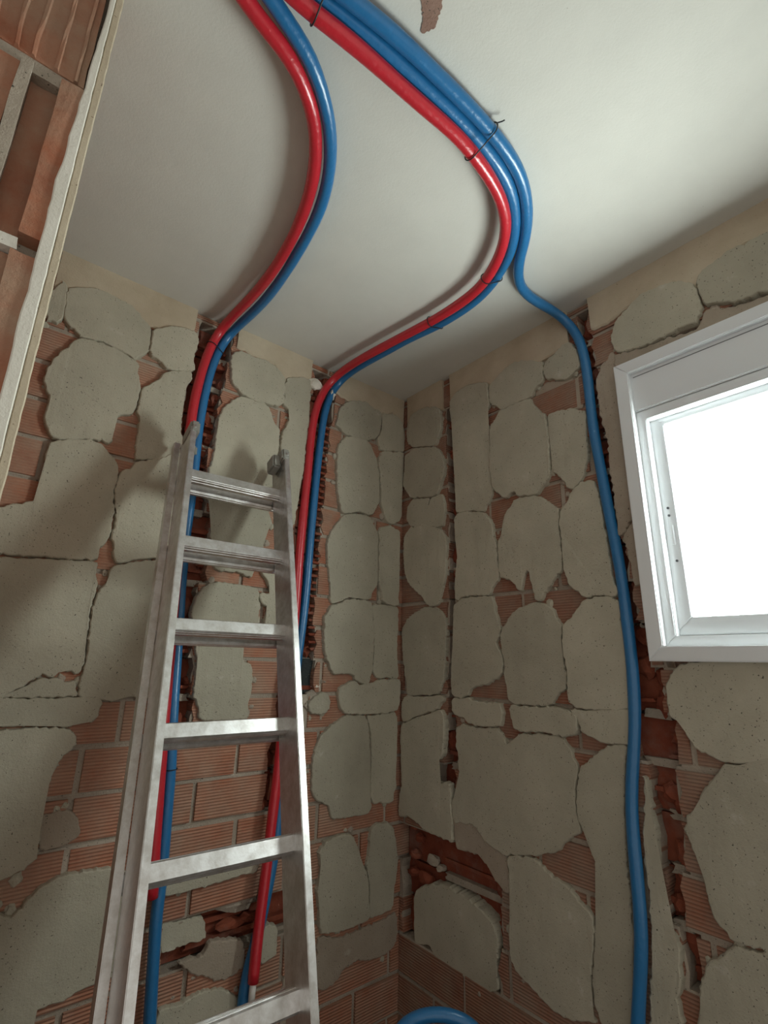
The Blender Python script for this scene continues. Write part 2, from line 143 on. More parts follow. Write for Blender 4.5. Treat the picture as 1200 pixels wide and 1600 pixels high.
PIPE_PATHS = {
  'red1': [(-1.0794,-0.8181,2.47),(-1.0579,-0.8117,2.47),(-1.0367,-0.8046,2.47),(-1.0153,-0.798,2.47),(-0.9936,-0.7926,2.47),(-0.972,-0.7872,2.4699),(-0.9509,-0.7799,2.4698),(-0.9307,-0.7703,2.4697),(-0.9116,-0.7587,2.4698),(-0.8937,-0.7457,2.4699),(-0.877,-0.7311,2.47),(-0.8618,-0.7149,2.47),(-0.848,-0.6973,2.47),(-0.8355,-0.6787,2.47),(-0.8241,-0.6595,2.47),(-0.8137,-0.6397,2.47),(-0.8043,-0.6193,2.47),(-0.7959,-0.5986,2.47),(-0.7884,-0.5775,2.47),(-0.7816,-0.5562,2.47),(-0.7755,-0.5346,2.47),(-0.77,-0.513,2.47),(-0.765,-0.4911,2.47),(-0.7606,-0.4691,2.47),(-0.7566,-0.4471,2.47),(-0.7531,-0.425,2.47),(-0.7499,-0.4028,2.47),(-0.7471,-0.3806,2.47),(-0.7447,-0.3583,2.47),(-0.7427,-0.336,2.47),(-0.7411,-0.3137,2.47),(-0.74,-0.2913,2.47),(-0.7392,-0.2689,2.47),(-0.7389,-0.2465,2.47),(-0.739,-0.2241,2.47),(-0.7394,-0.2018,2.47),(-0.7401,-0.1794,2.47),(-0.741,-0.157,2.47),(-0.7421,-0.1346,2.4699),(-0.7433,-0.1123,2.4698),(-0.7446,-0.0899,2.4693),(-0.746,-0.0676,2.468),(-0.7482,-0.0458,2.4645),(-0.7519,-0.0262,2.4562),(-0.7573,-0.0123,2.4415),(-0.7636,-0.0053,2.422),(-0.7696,-0.0028,2.4007),(-0.7749,-0.0022,2.379),(-0.7793,-0.002,2.3571),(-0.7831,-0.002,2.335),(-0.7863,-0.002,2.3128),(-0.7891,-0.002,2.2906),(-0.7916,-0.002,2.2683),(-0.7937,-0.002,2.246),(-0.7955,-0.002,2.2237),(-0.7968,-0.002,2.2013),(-0.7975,-0.002,2.179),(-0.7978,-0.002,2.1566),(-0.7977,-0.002,2.1342),(-0.7973,-0.002,2.1118),(-0.7965,-0.002,2.0894),(-0.7957,-0.002,2.067),(-0.7947,-0.002,2.0446),(-0.7936,-0.002,2.0223),(-0.7924,-0.002,1.9999),(-0.7913,-0.0021,1.9775),(-0.7904,-0.0023,1.9552),(-0.7897,-0.0026,1.9328),(-0.789,-0.0031,1.9105),(-0.7883,-0.0036,1.8881),(-0.7875,-0.0041,1.8658),(-0.7865,-0.0045,1.8434),(-0.7855,-0.0049,1.821),(-0.7846,-0.0051,1.7986),(-0.7836,-0.0052,1.7762),(-0.7827,-0.0052,1.7538),(-0.7819,-0.0052,1.7314),(-0.7811,-0.005,1.7089),(-0.7803,-0.0048,1.6865),(-0.7793,-0.0046,1.6641),(-0.7783,-0.0044,1.6417),(-0.7771,-0.0041,1.6193),(-0.7759,-0.004,1.597),(-0.7747,-0.004,1.5746),(-0.7735,-0.0043,1.5522),(-0.7725,-0.0052,1.5298),(-0.7717,-0.0067,1.5075),(-0.7711,-0.0085,1.4851),(-0.7706,-0.0105,1.4627),(-0.7701,-0.0124,1.4403),(-0.7697,-0.0143,1.4178),(-0.7693,-0.0162,1.3954),(-0.7687,-0.0179,1.3731),(-0.7681,-0.0195,1.3507),(-0.7673,-0.0208,1.3284),(-0.7662,-0.0215,1.3062),(-0.7648,-0.0218,1.2839),(-0.7633,-0.0219,1.2616),(-0.7618,-0.0221,1.2393),(-0.7604,-0.0225,1.217),(-0.7592,-0.0229,1.1946),(-0.7581,-0.0234,1.1722),(-0.757,-0.024,1.1497),(-0.7558,-0.0246,1.1272),(-0.7544,-0.0253,1.1047),(-0.753,-0.0259,1.0822),(-0.7514,-0.0266,1.0597),(-0.7498,-0.0273,1.0372),(-0.748,-0.0281,1.0146),(-0.7463,-0.0288,0.992)],
  'blue1': [(-1.0481,-0.8406,2.476),(-1.0267,-0.8345,2.476),(-1.0054,-0.8281,2.476),(-0.9843,-0.8212,2.476),(-0.9632,-0.8142,2.4761),(-0.9424,-0.8063,2.4762),(-0.9224,-0.7968,2.4763),(-0.9034,-0.7852,2.4762),(-0.8852,-0.7722,2.4761),(-0.8679,-0.758,2.476),(-0.8516,-0.7429,2.476),(-0.8363,-0.7268,2.476),(-0.8223,-0.7096,2.476),(-0.8093,-0.6915,2.476),(-0.7974,-0.6727,2.476),(-0.7866,-0.6533,2.476),(-0.7767,-0.6334,2.476),(-0.7677,-0.613,2.476),(-0.7597,-0.5923,2.476),(-0.7526,-0.5713,2.476),(-0.7464,-0.55,2.476),(-0.7411,-0.5283,2.476),(-0.7365,-0.5066,2.476),(-0.7324,-0.4847,2.476),(-0.7286,-0.4628,2.476),(-0.725,-0.4408,2.476),(-0.7218,-0.4188,2.476),(-0.7187,-0.3968,2.476),(-0.7157,-0.3747,2.476),(-0.7131,-0.3527,2.476),(-0.7107,-0.3305,2.476),(-0.7085,-0.3084,2.476),(-0.7065,-0.2863,2.476),(-0.7049,-0.2641,2.476),(-0.7037,-0.2419,2.476),(-0.7028,-0.2196,2.476),(-0.7025,-0.1974,2.476),(-0.7026,-0.1751,2.476),(-0.7031,-0.1529,2.476),(-0.7041,-0.1307,2.476),(-0.7055,-0.1085,2.4759),(-0.7072,-0.0863,2.4756),(-0.7093,-0.0642,2.4748),(-0.7121,-0.0423,2.4726),(-0.7161,-0.0217,2.4668),(-0.7219,-0.0051,2.4554),(-0.729,0.0052,2.4383),(-0.7363,0.0099,2.4182),(-0.7429,0.0115,2.3971),(-0.7485,0.0119,2.3756),(-0.7531,0.012,2.3538),(-0.757,0.012,2.3319),(-0.7601,0.012,2.3099),(-0.7627,0.012,2.2878),(-0.7648,0.012,2.2657),(-0.7665,0.012,2.2435),(-0.7679,0.012,2.2213),(-0.7689,0.012,2.1991),(-0.7696,0.012,2.1768),(-0.77,0.012,2.1546),(-0.7701,0.012,2.1324),(-0.7699,0.012,2.1101),(-0.7695,0.012,2.0879),(-0.7689,0.012,2.0656),(-0.7681,0.012,2.0434),(-0.7674,0.012,2.0212),(-0.7668,0.012,1.9989),(-0.7664,0.0121,1.9767),(-0.7659,0.0123,1.9544),(-0.7656,0.0126,1.9322),(-0.7655,0.0131,1.9099),(-0.7655,0.0136,1.8877),(-0.7655,0.0141,1.8654),(-0.7653,0.0145,1.8432),(-0.7649,0.0149,1.821),(-0.7644,0.0151,1.7988),(-0.7637,0.0152,1.7766),(-0.7629,0.0152,1.7544),(-0.7619,0.0152,1.7321),(-0.7609,0.015,1.71),(-0.7597,0.0148,1.6878),(-0.7583,0.0146,1.6656),(-0.7568,0.0144,1.6434),(-0.7554,0.0141,1.6213),(-0.7539,0.014,1.5991),(-0.7525,0.0138,1.577),(-0.7512,0.0133,1.5548),(-0.7501,0.0122,1.5326),(-0.7492,0.0105,1.5105),(-0.7484,0.0084,1.4884),(-0.7478,0.0063,1.4664),(-0.7473,0.0041,1.4444),(-0.7467,0.0018,1.4223),(-0.7459,-0.0006,1.4003),(-0.745,-0.0031,1.3783),(-0.7438,-0.0057,1.3562),(-0.7424,-0.0082,1.3341),(-0.7407,-0.01,1.312),(-0.739,-0.0111,1.2897),(-0.7373,-0.0117,1.2675),(-0.7358,-0.0121,1.2453),(-0.7345,-0.0124,1.2231),(-0.7334,-0.0126,1.2008),(-0.7325,-0.0128,1.1787),(-0.7317,-0.0129,1.1566),(-0.7308,-0.013,1.1345),(-0.7299,-0.013,1.1124),(-0.7289,-0.0131,1.0903),(-0.7279,-0.0131,1.0683),(-0.7268,-0.0131,1.0463),(-0.7258,-0.0131,1.0243),(-0.7255,-0.0137,1.0013),(-0.7264,-0.0152,0.9776),(-0.7269,-0.0166,0.9553),(-0.7263,-0.0173,0.9336),(-0.725,-0.0176,0.9114),(-0.7237,-0.0179,0.8892),(-0.7222,-0.0183,0.867),(-0.7207,-0.0186,0.8448),(-0.7191,-0.0189,0.8226),(-0.7176,-0.0193,0.8004),(-0.716,-0.0196,0.7782),(-0.7144,-0.0198,0.756),(-0.7128,-0.02,0.7338),(-0.7111,-0.02,0.7116),(-0.7095,-0.02,0.6895)],
  'red2': [(-1.0206,-0.8622,2.464),(-0.9987,-0.8622,2.4625),(-0.9757,-0.8629,2.4613),(-0.9527,-0.8644,2.4609),(-0.9304,-0.8665,2.461),(-0.9083,-0.8684,2.4611),(-0.8863,-0.8698,2.4613),(-0.8642,-0.8709,2.4616),(-0.8421,-0.8715,2.4619),(-0.8201,-0.872,2.4622),(-0.798,-0.8724,2.4624),(-0.7758,-0.873,2.4625),(-0.7535,-0.8737,2.4625),(-0.7313,-0.8745,2.4624),(-0.7091,-0.8755,2.4623),(-0.687,-0.8764,2.4621),(-0.6649,-0.877,2.4619),(-0.6429,-0.8769,2.4619),(-0.6207,-0.8756,2.462),(-0.5986,-0.8733,2.4624),(-0.5768,-0.8702,2.463),(-0.5552,-0.8665,2.4636),(-0.5336,-0.8621,2.4639),(-0.512,-0.8569,2.464),(-0.4906,-0.8508,2.464),(-0.4697,-0.8434,2.464),(-0.4494,-0.8346,2.4639),(-0.4299,-0.824,2.4639),(-0.4114,-0.8118,2.4639),(-0.394,-0.7979,2.464),(-0.378,-0.7826,2.464),(-0.3633,-0.766,2.464),(-0.3499,-0.7483,2.464),(-0.3376,-0.7298,2.464),(-0.3263,-0.7107,2.464),(-0.3161,-0.691,2.464),(-0.3073,-0.6706,2.464),(-0.3002,-0.6497,2.464),(-0.295,-0.6281,2.464),(-0.2915,-0.6062,2.464),(-0.2896,-0.584,2.464),(-0.2887,-0.5618,2.464),(-0.2887,-0.5396,2.464),(-0.2894,-0.5174,2.464),(-0.2906,-0.4952,2.464),(-0.2923,-0.473,2.464),(-0.2945,-0.4509,2.464),(-0.2972,-0.4289,2.464),(-0.3001,-0.4068,2.464),(-0.3032,-0.3848,2.464),(-0.3064,-0.3628,2.464),(-0.3096,-0.3408,2.464),(-0.3127,-0.3188,2.464),(-0.3157,-0.2968,2.464),(-0.3186,-0.2748,2.464),(-0.3215,-0.2527,2.464),(-0.3244,-0.2307,2.464),(-0.3271,-0.2086,2.464),(-0.3297,-0.1866,2.464),(-0.3319,-0.1645,2.464),(-0.3338,-0.1423,2.464),(-0.3353,-0.1201,2.4638),(-0.3364,-0.0979,2.4634),(-0.3376,-0.0758,2.4621),(-0.3396,-0.0542,2.4587),(-0.3435,-0.0343,2.4516),(-0.3502,-0.0189,2.4392),(-0.3591,-0.0097,2.4223),(-0.3686,-0.0057,2.4029),(-0.3775,-0.0044,2.3827),(-0.3852,-0.004,2.3619),(-0.3917,-0.004,2.3406),(-0.3969,-0.004,2.319),(-0.4011,-0.004,2.2973),(-0.4043,-0.004,2.2753),(-0.4068,-0.004,2.2532),(-0.4086,-0.004,2.2311),(-0.4099,-0.004,2.2089),(-0.4108,-0.004,2.1867),(-0.4114,-0.004,2.1644),(-0.4119,-0.004,2.1422),(-0.4125,-0.004,2.12),(-0.4132,-0.004,2.0978),(-0.414,-0.004,2.0756),(-0.4148,-0.004,2.0534),(-0.4157,-0.004,2.0311),(-0.4165,-0.004,2.0089),(-0.4173,-0.004,1.9867),(-0.4182,-0.004,1.9645),(-0.419,-0.004,1.9423),(-0.4198,-0.004,1.9201),(-0.4205,-0.004,1.8979),(-0.4213,-0.004,1.8757),(-0.422,-0.004,1.8534),(-0.4225,-0.004,1.8312),(-0.4229,-0.004,1.809),(-0.4232,-0.004,1.7868),(-0.4232,-0.0042,1.7645),(-0.4232,-0.0044,1.7423),(-0.4233,-0.0049,1.7201),(-0.4235,-0.0055,1.6979),(-0.424,-0.0062,1.6757),(-0.4246,-0.0069,1.6535),(-0.4254,-0.0076,1.6313),(-0.4266,-0.0083,1.6091),(-0.4279,-0.009,1.5869),(-0.4293,-0.0097,1.5647),(-0.4308,-0.0105,1.5426),(-0.4324,-0.0112,1.5204),(-0.4341,-0.012,1.4983),(-0.4358,-0.0127,1.4761),(-0.4376,-0.0135,1.454),(-0.4393,-0.0142,1.4318),(-0.441,-0.015,1.4097),(-0.4426,-0.0158,1.3875),(-0.4442,-0.0166,1.3654),(-0.4457,-0.0174,1.3432),(-0.4471,-0.0181,1.321),(-0.4484,-0.0189,1.2988),(-0.4496,-0.0198,1.2767),(-0.4508,-0.0206,1.2545),(-0.4521,-0.0214,1.2323),(-0.4536,-0.0222,1.2101),(-0.4552,-0.0231,1.188),(-0.457,-0.0239,1.1659),(-0.459,-0.0248,1.1437),(-0.461,-0.0257,1.1216),(-0.4628,-0.0265,1.0995),(-0.4646,-0.0274,1.0774),(-0.4662,-0.0283,1.0552),(-0.4678,-0.0293,1.0331),(-0.4696,-0.0302,1.0109),(-0.4715,-0.0311,0.9888),(-0.4736,-0.0321,0.9667),(-0.4757,-0.0331,0.9446),(-0.4778,-0.034,0.9225),(-0.48,-0.035,0.9004),(-0.482,-0.0361,0.8783),(-0.4839,-0.0371,0.8561),(-0.4855,-0.0381,0.834),(-0.4868,-0.0391,0.8118),(-0.488,-0.0402,0.7897),(-0.4891,-0.0413,0.7675)],
  'blue2': [(-0.9865,-0.8746,2.4846),(-0.9646,-0.8743,2.4849),(-0.9426,-0.8758,2.485),(-0.9204,-0.8784,2.4849),(-0.8981,-0.8809,2.4847),(-0.8759,-0.8833,2.4844),(-0.8536,-0.8853,2.4841),(-0.8312,-0.8869,2.4838),(-0.809,-0.888,2.4836),(-0.7868,-0.8888,2.4835),(-0.7646,-0.8894,2.4835),(-0.7425,-0.8899,2.4836),(-0.7204,-0.8904,2.4838),(-0.6983,-0.8908,2.484),(-0.6761,-0.891,2.4841),(-0.6538,-0.8908,2.4842),(-0.6311,-0.8902,2.4842),(-0.6085,-0.8892,2.4839),(-0.5859,-0.8878,2.4834),(-0.5638,-0.8858,2.4829),(-0.542,-0.8832,2.4825),(-0.5203,-0.8796,2.4823),(-0.4987,-0.8748,2.4822),(-0.4774,-0.8687,2.4822),(-0.4565,-0.8611,2.4823),(-0.4363,-0.852,2.4823),(-0.4172,-0.8415,2.4824),(-0.3989,-0.8299,2.4823),(-0.3814,-0.8172,2.4822),(-0.3647,-0.8033,2.4822),(-0.3486,-0.7883,2.4821),(-0.3332,-0.7722,2.4821),(-0.3188,-0.7551,2.482),(-0.3061,-0.7369,2.482),(-0.2947,-0.7179,2.482),(-0.2843,-0.6983,2.482),(-0.2749,-0.6782,2.482),(-0.2666,-0.6576,2.482),(-0.2598,-0.6365,2.482),(-0.2543,-0.615,2.482),(-0.2502,-0.5933,2.482),(-0.2474,-0.5713,2.482),(-0.2457,-0.5491,2.482),(-0.245,-0.5269,2.482),(-0.2453,-0.5047,2.482),(-0.2464,-0.4826,2.482),(-0.2483,-0.4605,2.482),(-0.251,-0.4385,2.482),(-0.2544,-0.4165,2.482),(-0.2582,-0.3946,2.482),(-0.2621,-0.3728,2.482),(-0.266,-0.3509,2.482),(-0.2696,-0.329,2.482),(-0.2726,-0.307,2.482),(-0.2752,-0.285,2.482),(-0.2776,-0.2629,2.482),(-0.2798,-0.2408,2.482),(-0.2821,-0.2187,2.482),(-0.2845,-0.1967,2.482),(-0.2869,-0.1746,2.482),(-0.2893,-0.1525,2.482),(-0.2914,-0.1304,2.482),(-0.2933,-0.1083,2.4819),(-0.2948,-0.0862,2.4816),(-0.2962,-0.064,2.4807),(-0.2979,-0.0422,2.478),(-0.3012,-0.0218,2.4718),(-0.307,-0.0054,2.4604),(-0.315,0.0049,2.4439),(-0.3238,0.0096,2.4246),(-0.3321,0.0114,2.4042),(-0.3393,0.0118,2.3833),(-0.3453,0.012,2.3619),(-0.3502,0.012,2.3403),(-0.354,0.012,2.3184),(-0.357,0.012,2.2965),(-0.3594,0.012,2.2744),(-0.3613,0.012,2.2523),(-0.3629,0.012,2.2301),(-0.3644,0.012,2.208),(-0.3658,0.012,2.1858),(-0.3672,0.012,2.1636),(-0.3686,0.012,2.1415),(-0.3698,0.012,2.1193),(-0.3709,0.012,2.0971),(-0.3718,0.012,2.075),(-0.3726,0.012,2.0528),(-0.3734,0.012,2.0306),(-0.3741,0.012,2.0084),(-0.3749,0.012,1.9862),(-0.3757,0.012,1.964),(-0.3765,0.012,1.9418),(-0.3772,0.012,1.9197),(-0.3778,0.012,1.8975),(-0.3784,0.012,1.8753),(-0.3788,0.012,1.8531),(-0.3792,0.012,1.8309),(-0.3796,0.012,1.8087),(-0.38,0.012,1.7865),(-0.3805,0.012,1.7643),(-0.381,0.012,1.7421),(-0.3817,0.012,1.7199),(-0.3825,0.012,1.6977),(-0.3833,0.012,1.6755),(-0.3844,0.012,1.6533),(-0.3857,0.012,1.6312),(-0.3873,0.012,1.609),(-0.3891,0.0119,1.5869),(-0.3911,0.0116,1.5648),(-0.3932,0.0109,1.5427),(-0.3953,0.01,1.5206),(-0.3973,0.009,1.4986),(-0.3993,0.0078,1.4765),(-0.4012,0.0067,1.4544),(-0.4032,0.0055,1.4323),(-0.4052,0.0043,1.4102),(-0.4073,0.0031,1.3882),(-0.4095,0.0019,1.3661),(-0.4119,0.0007,1.3441),(-0.4145,-0.0004,1.322),(-0.417,-0.0014,1.3),(-0.4194,-0.0022,1.278),(-0.4215,-0.0027,1.2559),(-0.4236,-0.0031,1.2338),(-0.4254,-0.0035,1.2116),(-0.4272,-0.0039,1.1895),(-0.4287,-0.0043,1.1674),(-0.4299,-0.0048,1.1452),(-0.4311,-0.0052,1.123),(-0.4322,-0.0056,1.1009),(-0.4334,-0.006,1.0787),(-0.4349,-0.0065,1.0566),(-0.4368,-0.0069,1.0345),(-0.4391,-0.0074,1.0124),(-0.4419,-0.0078,0.9903),(-0.4452,-0.0083,0.9684),(-0.4489,-0.0087,0.9465),(-0.4531,-0.0092,0.9247),(-0.4576,-0.0097,0.903),(-0.4624,-0.0102,0.8813),(-0.4677,-0.0107,0.8598),(-0.4733,-0.0112,0.8383),(-0.4794,-0.0117,0.817),(-0.4857,-0.0122,0.7957),(-0.4913,-0.0127,0.7743),(-0.4954,-0.0133,0.7525),(-0.4974,-0.0138,0.7305),(-0.4978,-0.0143,0.7083),(-0.4971,-0.0147,0.6861),(-0.4958,-0.0149,0.6639),(-0.4943,-0.015,0.6418),(-0.4928,-0.015,0.6196)],
  'blue3': [(-0.9594,-0.9009,2.4796),(-0.9376,-0.9034,2.4797),(-0.9157,-0.906,2.4798),(-0.8938,-0.9086,2.4799),(-0.8718,-0.9111,2.4799),(-0.8498,-0.9133,2.48),(-0.8276,-0.9149,2.48),(-0.8054,-0.9161,2.48),(-0.7831,-0.9169,2.48),(-0.7608,-0.9175,2.48),(-0.7386,-0.9179,2.4799),(-0.7163,-0.9183,2.4799),(-0.694,-0.9187,2.4799),(-0.6718,-0.9188,2.4799),(-0.6495,-0.9187,2.4799),(-0.6273,-0.9181,2.4799),(-0.605,-0.9172,2.4799),(-0.5828,-0.9159,2.4799),(-0.5607,-0.914,2.4798),(-0.5386,-0.9113,2.4798),(-0.5167,-0.9077,2.4798),(-0.495,-0.903,2.4798),(-0.4736,-0.8969,2.4798),(-0.4528,-0.8892,2.4798),(-0.4325,-0.8801,2.4798),(-0.4129,-0.8696,2.4798),(-0.3937,-0.8578,2.4798),(-0.3748,-0.8447,2.4798),(-0.3565,-0.8307,2.4798),(-0.3394,-0.8162,2.4798),(-0.3232,-0.8011,2.4799),(-0.3079,-0.7853,2.4799),(-0.2929,-0.7692,2.48),(-0.2773,-0.7533,2.48),(-0.2609,-0.7384,2.48),(-0.2434,-0.7248,2.48),(-0.2245,-0.7132,2.48),(-0.2044,-0.7042,2.48),(-0.1831,-0.6982,2.48),(-0.1613,-0.695,2.48),(-0.1391,-0.6945,2.48),(-0.1169,-0.6956,2.4799),(-0.0948,-0.6979,2.4797),(-0.0727,-0.7007,2.4789),(-0.051,-0.7041,2.4766),(-0.0305,-0.7086,2.4711),(-0.0134,-0.7148,2.4604),(-0.002,-0.7225,2.4442),(0.0037,-0.7305,2.4247),(0.006,-0.7377,2.4039),(0.0066,-0.7436,2.3825),(0.0068,-0.7481,2.3607),(0.0068,-0.7513,2.3388),(0.0067,-0.7535,2.3167),(0.0067,-0.7548,2.2945),(0.0067,-0.7555,2.2722),(0.0067,-0.7559,2.25),(0.0067,-0.7561,2.2277),(0.0066,-0.7561,2.2055),(0.0066,-0.7561,2.1833),(0.0066,-0.7562,2.161),(0.0065,-0.7565,2.1388),(0.0065,-0.7571,2.1165),(0.0065,-0.7579,2.0943),(0.0065,-0.7591,2.0721),(0.0064,-0.7605,2.0499),(0.0064,-0.7622,2.0277),(0.0064,-0.7641,2.0055),(0.0064,-0.7659,1.9834),(0.0063,-0.7677,1.9612),(0.0063,-0.7694,1.939),(0.0063,-0.771,1.9168),(0.0063,-0.7727,1.8947),(0.0062,-0.7744,1.8725),(0.0062,-0.7763,1.8503),(0.0062,-0.7783,1.8282),(0.0061,-0.7803,1.806),(0.0061,-0.7822,1.7838),(0.0061,-0.7838,1.7617),(0.006,-0.7853,1.7395),(0.006,-0.7864,1.7172),(0.0058,-0.7874,1.695),(0.0055,-0.7882,1.6728),(0.0052,-0.7888,1.6506),(0.0049,-0.7893,1.6283),(0.0046,-0.7896,1.6061),(0.0043,-0.79,1.5838),(0.004,-0.7903,1.5616),(0.0037,-0.7904,1.5394),(0.0034,-0.7904,1.5171),(0.0031,-0.79,1.4949),(0.0027,-0.7892,1.4726),(0.0024,-0.7881,1.4504),(0.0021,-0.7867,1.4282),(0.0017,-0.7849,1.4061),(0.0012,-0.7826,1.384),(0.0007,-0.7798,1.3619),(0.0003,-0.7765,1.3399),(-0.0002,-0.7729,1.318),(-0.0007,-0.7691,1.2961),(-0.0012,-0.7654,1.2741),(-0.0016,-0.7621,1.2521),(-0.0021,-0.7594,1.23),(-0.0026,-0.7573,1.2079),(-0.0031,-0.756,1.1857),(-0.0036,-0.7552,1.1635),(-0.0042,-0.7549,1.1413),(-0.0047,-0.7548,1.119),(-0.0052,-0.7547,1.0968),(-0.0058,-0.7546,1.0746),(-0.0064,-0.7544,1.0523),(-0.0069,-0.7541,1.0301),(-0.0075,-0.7533,1.0079),(-0.008,-0.7519,0.9857),(-0.0086,-0.7497,0.9636),(-0.0092,-0.7469,0.9415),(-0.0097,-0.7436,0.9195),(-0.0103,-0.74,0.8976),(-0.0108,-0.7363,0.8756),(-0.0114,-0.7327,0.8537),(-0.0118,-0.7293,0.8317),(-0.0119,-0.7259,0.8097),(-0.012,-0.7224,0.7878),(-0.012,-0.719,0.7658)],
}

# the same dabs go on along the window wall, past the window
_r = random.Random(5)
def _round(u, z, w, h):
    pts = []
    for k in range(14):
        a = 2 * math.pi * k / 14
        c, s_ = math.cos(a), math.sin(a)
        pts.append((u + w / 2 * math.copysign(abs(c) ** 0.5, c) + _r.uniform(-.006, .006), z + h / 2 * math.copysign(abs(s_) ** 0.5, s_) + _r.uniform(-.006, .006)))
    return (0, pts)
_edge = min(u for t, d in DABS_RIGHT for u, z in d if z < 1.4)
for _z in (0.30, 0.62, 0.95, 1.28):
    for _u in (_edge - 0.10, _edge - 0.31, _edge - 0.50):
        DABS_RIGHT.append(_round(_u, _z, 0.19, 0.30))
for _z in (1.62, 1.94):
    for _u in (-1.355, -1.555):
        DABS_RIGHT.append(_round(_u, _z, 0.18, 0.29))
_last = BANDS_RIGHT[-1][-1]
_top = min(u for t, d in DABS_RIGHT for u, z in d if z > 2.3)
for _u in (_top - 0.11, _top - 0.32):
    DABS_RIGHT.append(_round(_u, 2.32, 0.20, 0.17))
BANDS_RIGHT[-1].append((-1.655, 2.42))
H = 2.5
RND = random.Random(7)

# ---------------------------------------------------------------- helpers
def link(name, bm, mat, parent=None, smooth=False, normals=True):
    if normals:
        bmesh.ops.recalc_face_normals(bm, faces=bm.faces)
    me = bpy.data.meshes.new(name)
    bm.to_mesh(me)
    bm.free()
    if smooth:
        for p in me.polygons:
            p.use_smooth = True
    for m in (mat if isinstance(mat, (list, tuple)) else [mat]):
        me.materials.append(m)
    o = bpy.data.objects.new(name, me)
    COL.objects.link(o)
    if parent is not None:
        o.parent = parent
    return o

def tag(o, label, cat, group=None, kind=None):
    o['label'] = label
    o['category'] = cat
    if group:
        o['group'] = group
    if kind:
        o['kind'] = kind
    return o

def empty(name, loc=(0, 0, 0)):
    o = bpy.data.objects.new(name, None)
    o.location = loc
    COL.objects.link(o)
    return o

def box(bm, x0, x1, y0, y1, z0, z1):
    v = [bm.verts.new((x, y, z)) for x in (x0, x1) for y in (y0, y1) for z in (z0, z1)]
    for f in ((0, 1, 3, 2), (4, 6, 7, 5), (0, 4, 5, 1), (2, 3, 7, 6), (0, 2, 6, 4), (1, 5, 7, 3)):
        bm.faces.new([v[i] for i in f])

def boxes(*bs):
    bm = bmesh.new()
    for b in bs:
        box(bm, *b)
    return bm

def bevelled(bm, w, seg=2):
    bmesh.ops.bevel(bm, geom=list(bm.edges), offset=w, segments=seg, affect='EDGES', clamp_overlap=True)
    return bm

def tube(path, r, seg=14, caps=True, ellipse=None):
    """A tube swept along a list of points, with parallel-transported frames."""
    bm = bmesh.new()
    P = [Vector(p) for p in path]
    n = len(P)
    t0 = (P[1] - P[0]).normalized()
    a = t0.orthogonal().normalized()
    rings = []
    for i in range(n):
        t = (P[min(i + 1, n - 1)] - P[max(i - 1, 0)]).normalized()
        a = (a - t * a.dot(t)).normalized()
        b = t.cross(a)
        rr = r(i / (n - 1)) if callable(r) else r
        rings.append([bm.verts.new(P[i] + (a * math.cos(k * 2 * math.pi / seg) + b * math.sin(k * 2 * math.pi / seg)) * rr) for k in range(seg)])
    for i in range(n - 1):
        for k in range(seg):
            bm.faces.new((rings[i][k], rings[i][(k + 1) % seg], rings[i + 1][(k + 1) % seg], rings[i + 1][k]))
    if caps:
        bm.faces.new(rings[0][::-1])
        bm.faces.new(rings[-1])
    return bm

def place(wall, u, z, depth):
    """Wall coordinates to world: depth grows into the wall."""
    return (u, depth, z) if wall == 'back' else (depth, u, z)

def wiggle(u, z, s, seed=0.0):
    return noise.noise(Vector((u * s + seed, z * s - seed * 0.7, seed * 1.3)))

# ---------------------------------------------------------------- materials
def new_mat(name):
    m = bpy.data.materials.new(name)
    m.use_nodes = True
    nt = m.node_tree
    b = nt.nodes['Principled BSDF']
    return m, nt, b

def node(nt, kind, **kw):
    n = nt.nodes.new(kind)
    for k, v in kw.items():
        setattr(n, k, v)
    return n

def noise_tex(nt, pos, scale, detail=3.0, rough=0.55):
    n = node(nt, 'ShaderNodeTexNoise')
    n.inputs['Scale'].default_value = scale
    n.inputs['Detail'].default_value = detail
    n.inputs['Roughness'].default_value = rough
    nt.links.new(pos, n.inputs['Vector'])
    return n.outputs['Fac']

def ramp(nt, fac, stops):
    r = node(nt, 'ShaderNodeValToRGB')
    el = r.color_ramp.elements
    el[0].position, el[0].color = stops[0][0], (*stops[0][1], 1)
    el[1].position, el[1].color = stops[-1][0], (*stops[-1][1], 1)
    for p, c in stops[1:-1]:
        e = el.new(p)
        e.color = (*c, 1)
    nt.links.new(fac, r.inputs['Fac'])
    return r.outputs['Color']

def mix(nt, fac, a, b, mode='MIX'):
    m = node(nt, 'ShaderNodeMix', data_type='RGBA', blend_type=mode)
    for sock, val in ((m.inputs[0], fac), (m.inputs[6], a), (m.inputs[7], b)):
        if isinstance(val, (int, float)):
            sock.default_value = val
        elif isinstance(val, tuple):
            sock.default_value = (*val, 1)
        else:
            nt.links.new(val, sock)
    return m.outputs[2]

def math_node(nt, op, a, b=None):
    m = node(nt, 'ShaderNodeMath', operation=op)
    for i, val in enumerate((a, b)):
        if val is None:
            continue
        if isinstance(val, (int, float)):
            m.inputs[i].default_value = val
        else:
            nt.links.new(val, m.inputs[i])
    return m.outputs[0]

def bump(nt, b, height, strength, dist):
    n = node(nt, 'ShaderNodeBump')
    n.inputs['Strength'].default_value = strength
    n.inputs['Distance'].default_value = dist
    nt.links.new(height, n.inputs['Height'])
    nt.links.new(n.outputs['Normal'], b.inputs['Normal'])

def position(nt):
    return node(nt, 'ShaderNodeNewGeometry').outputs['Position']

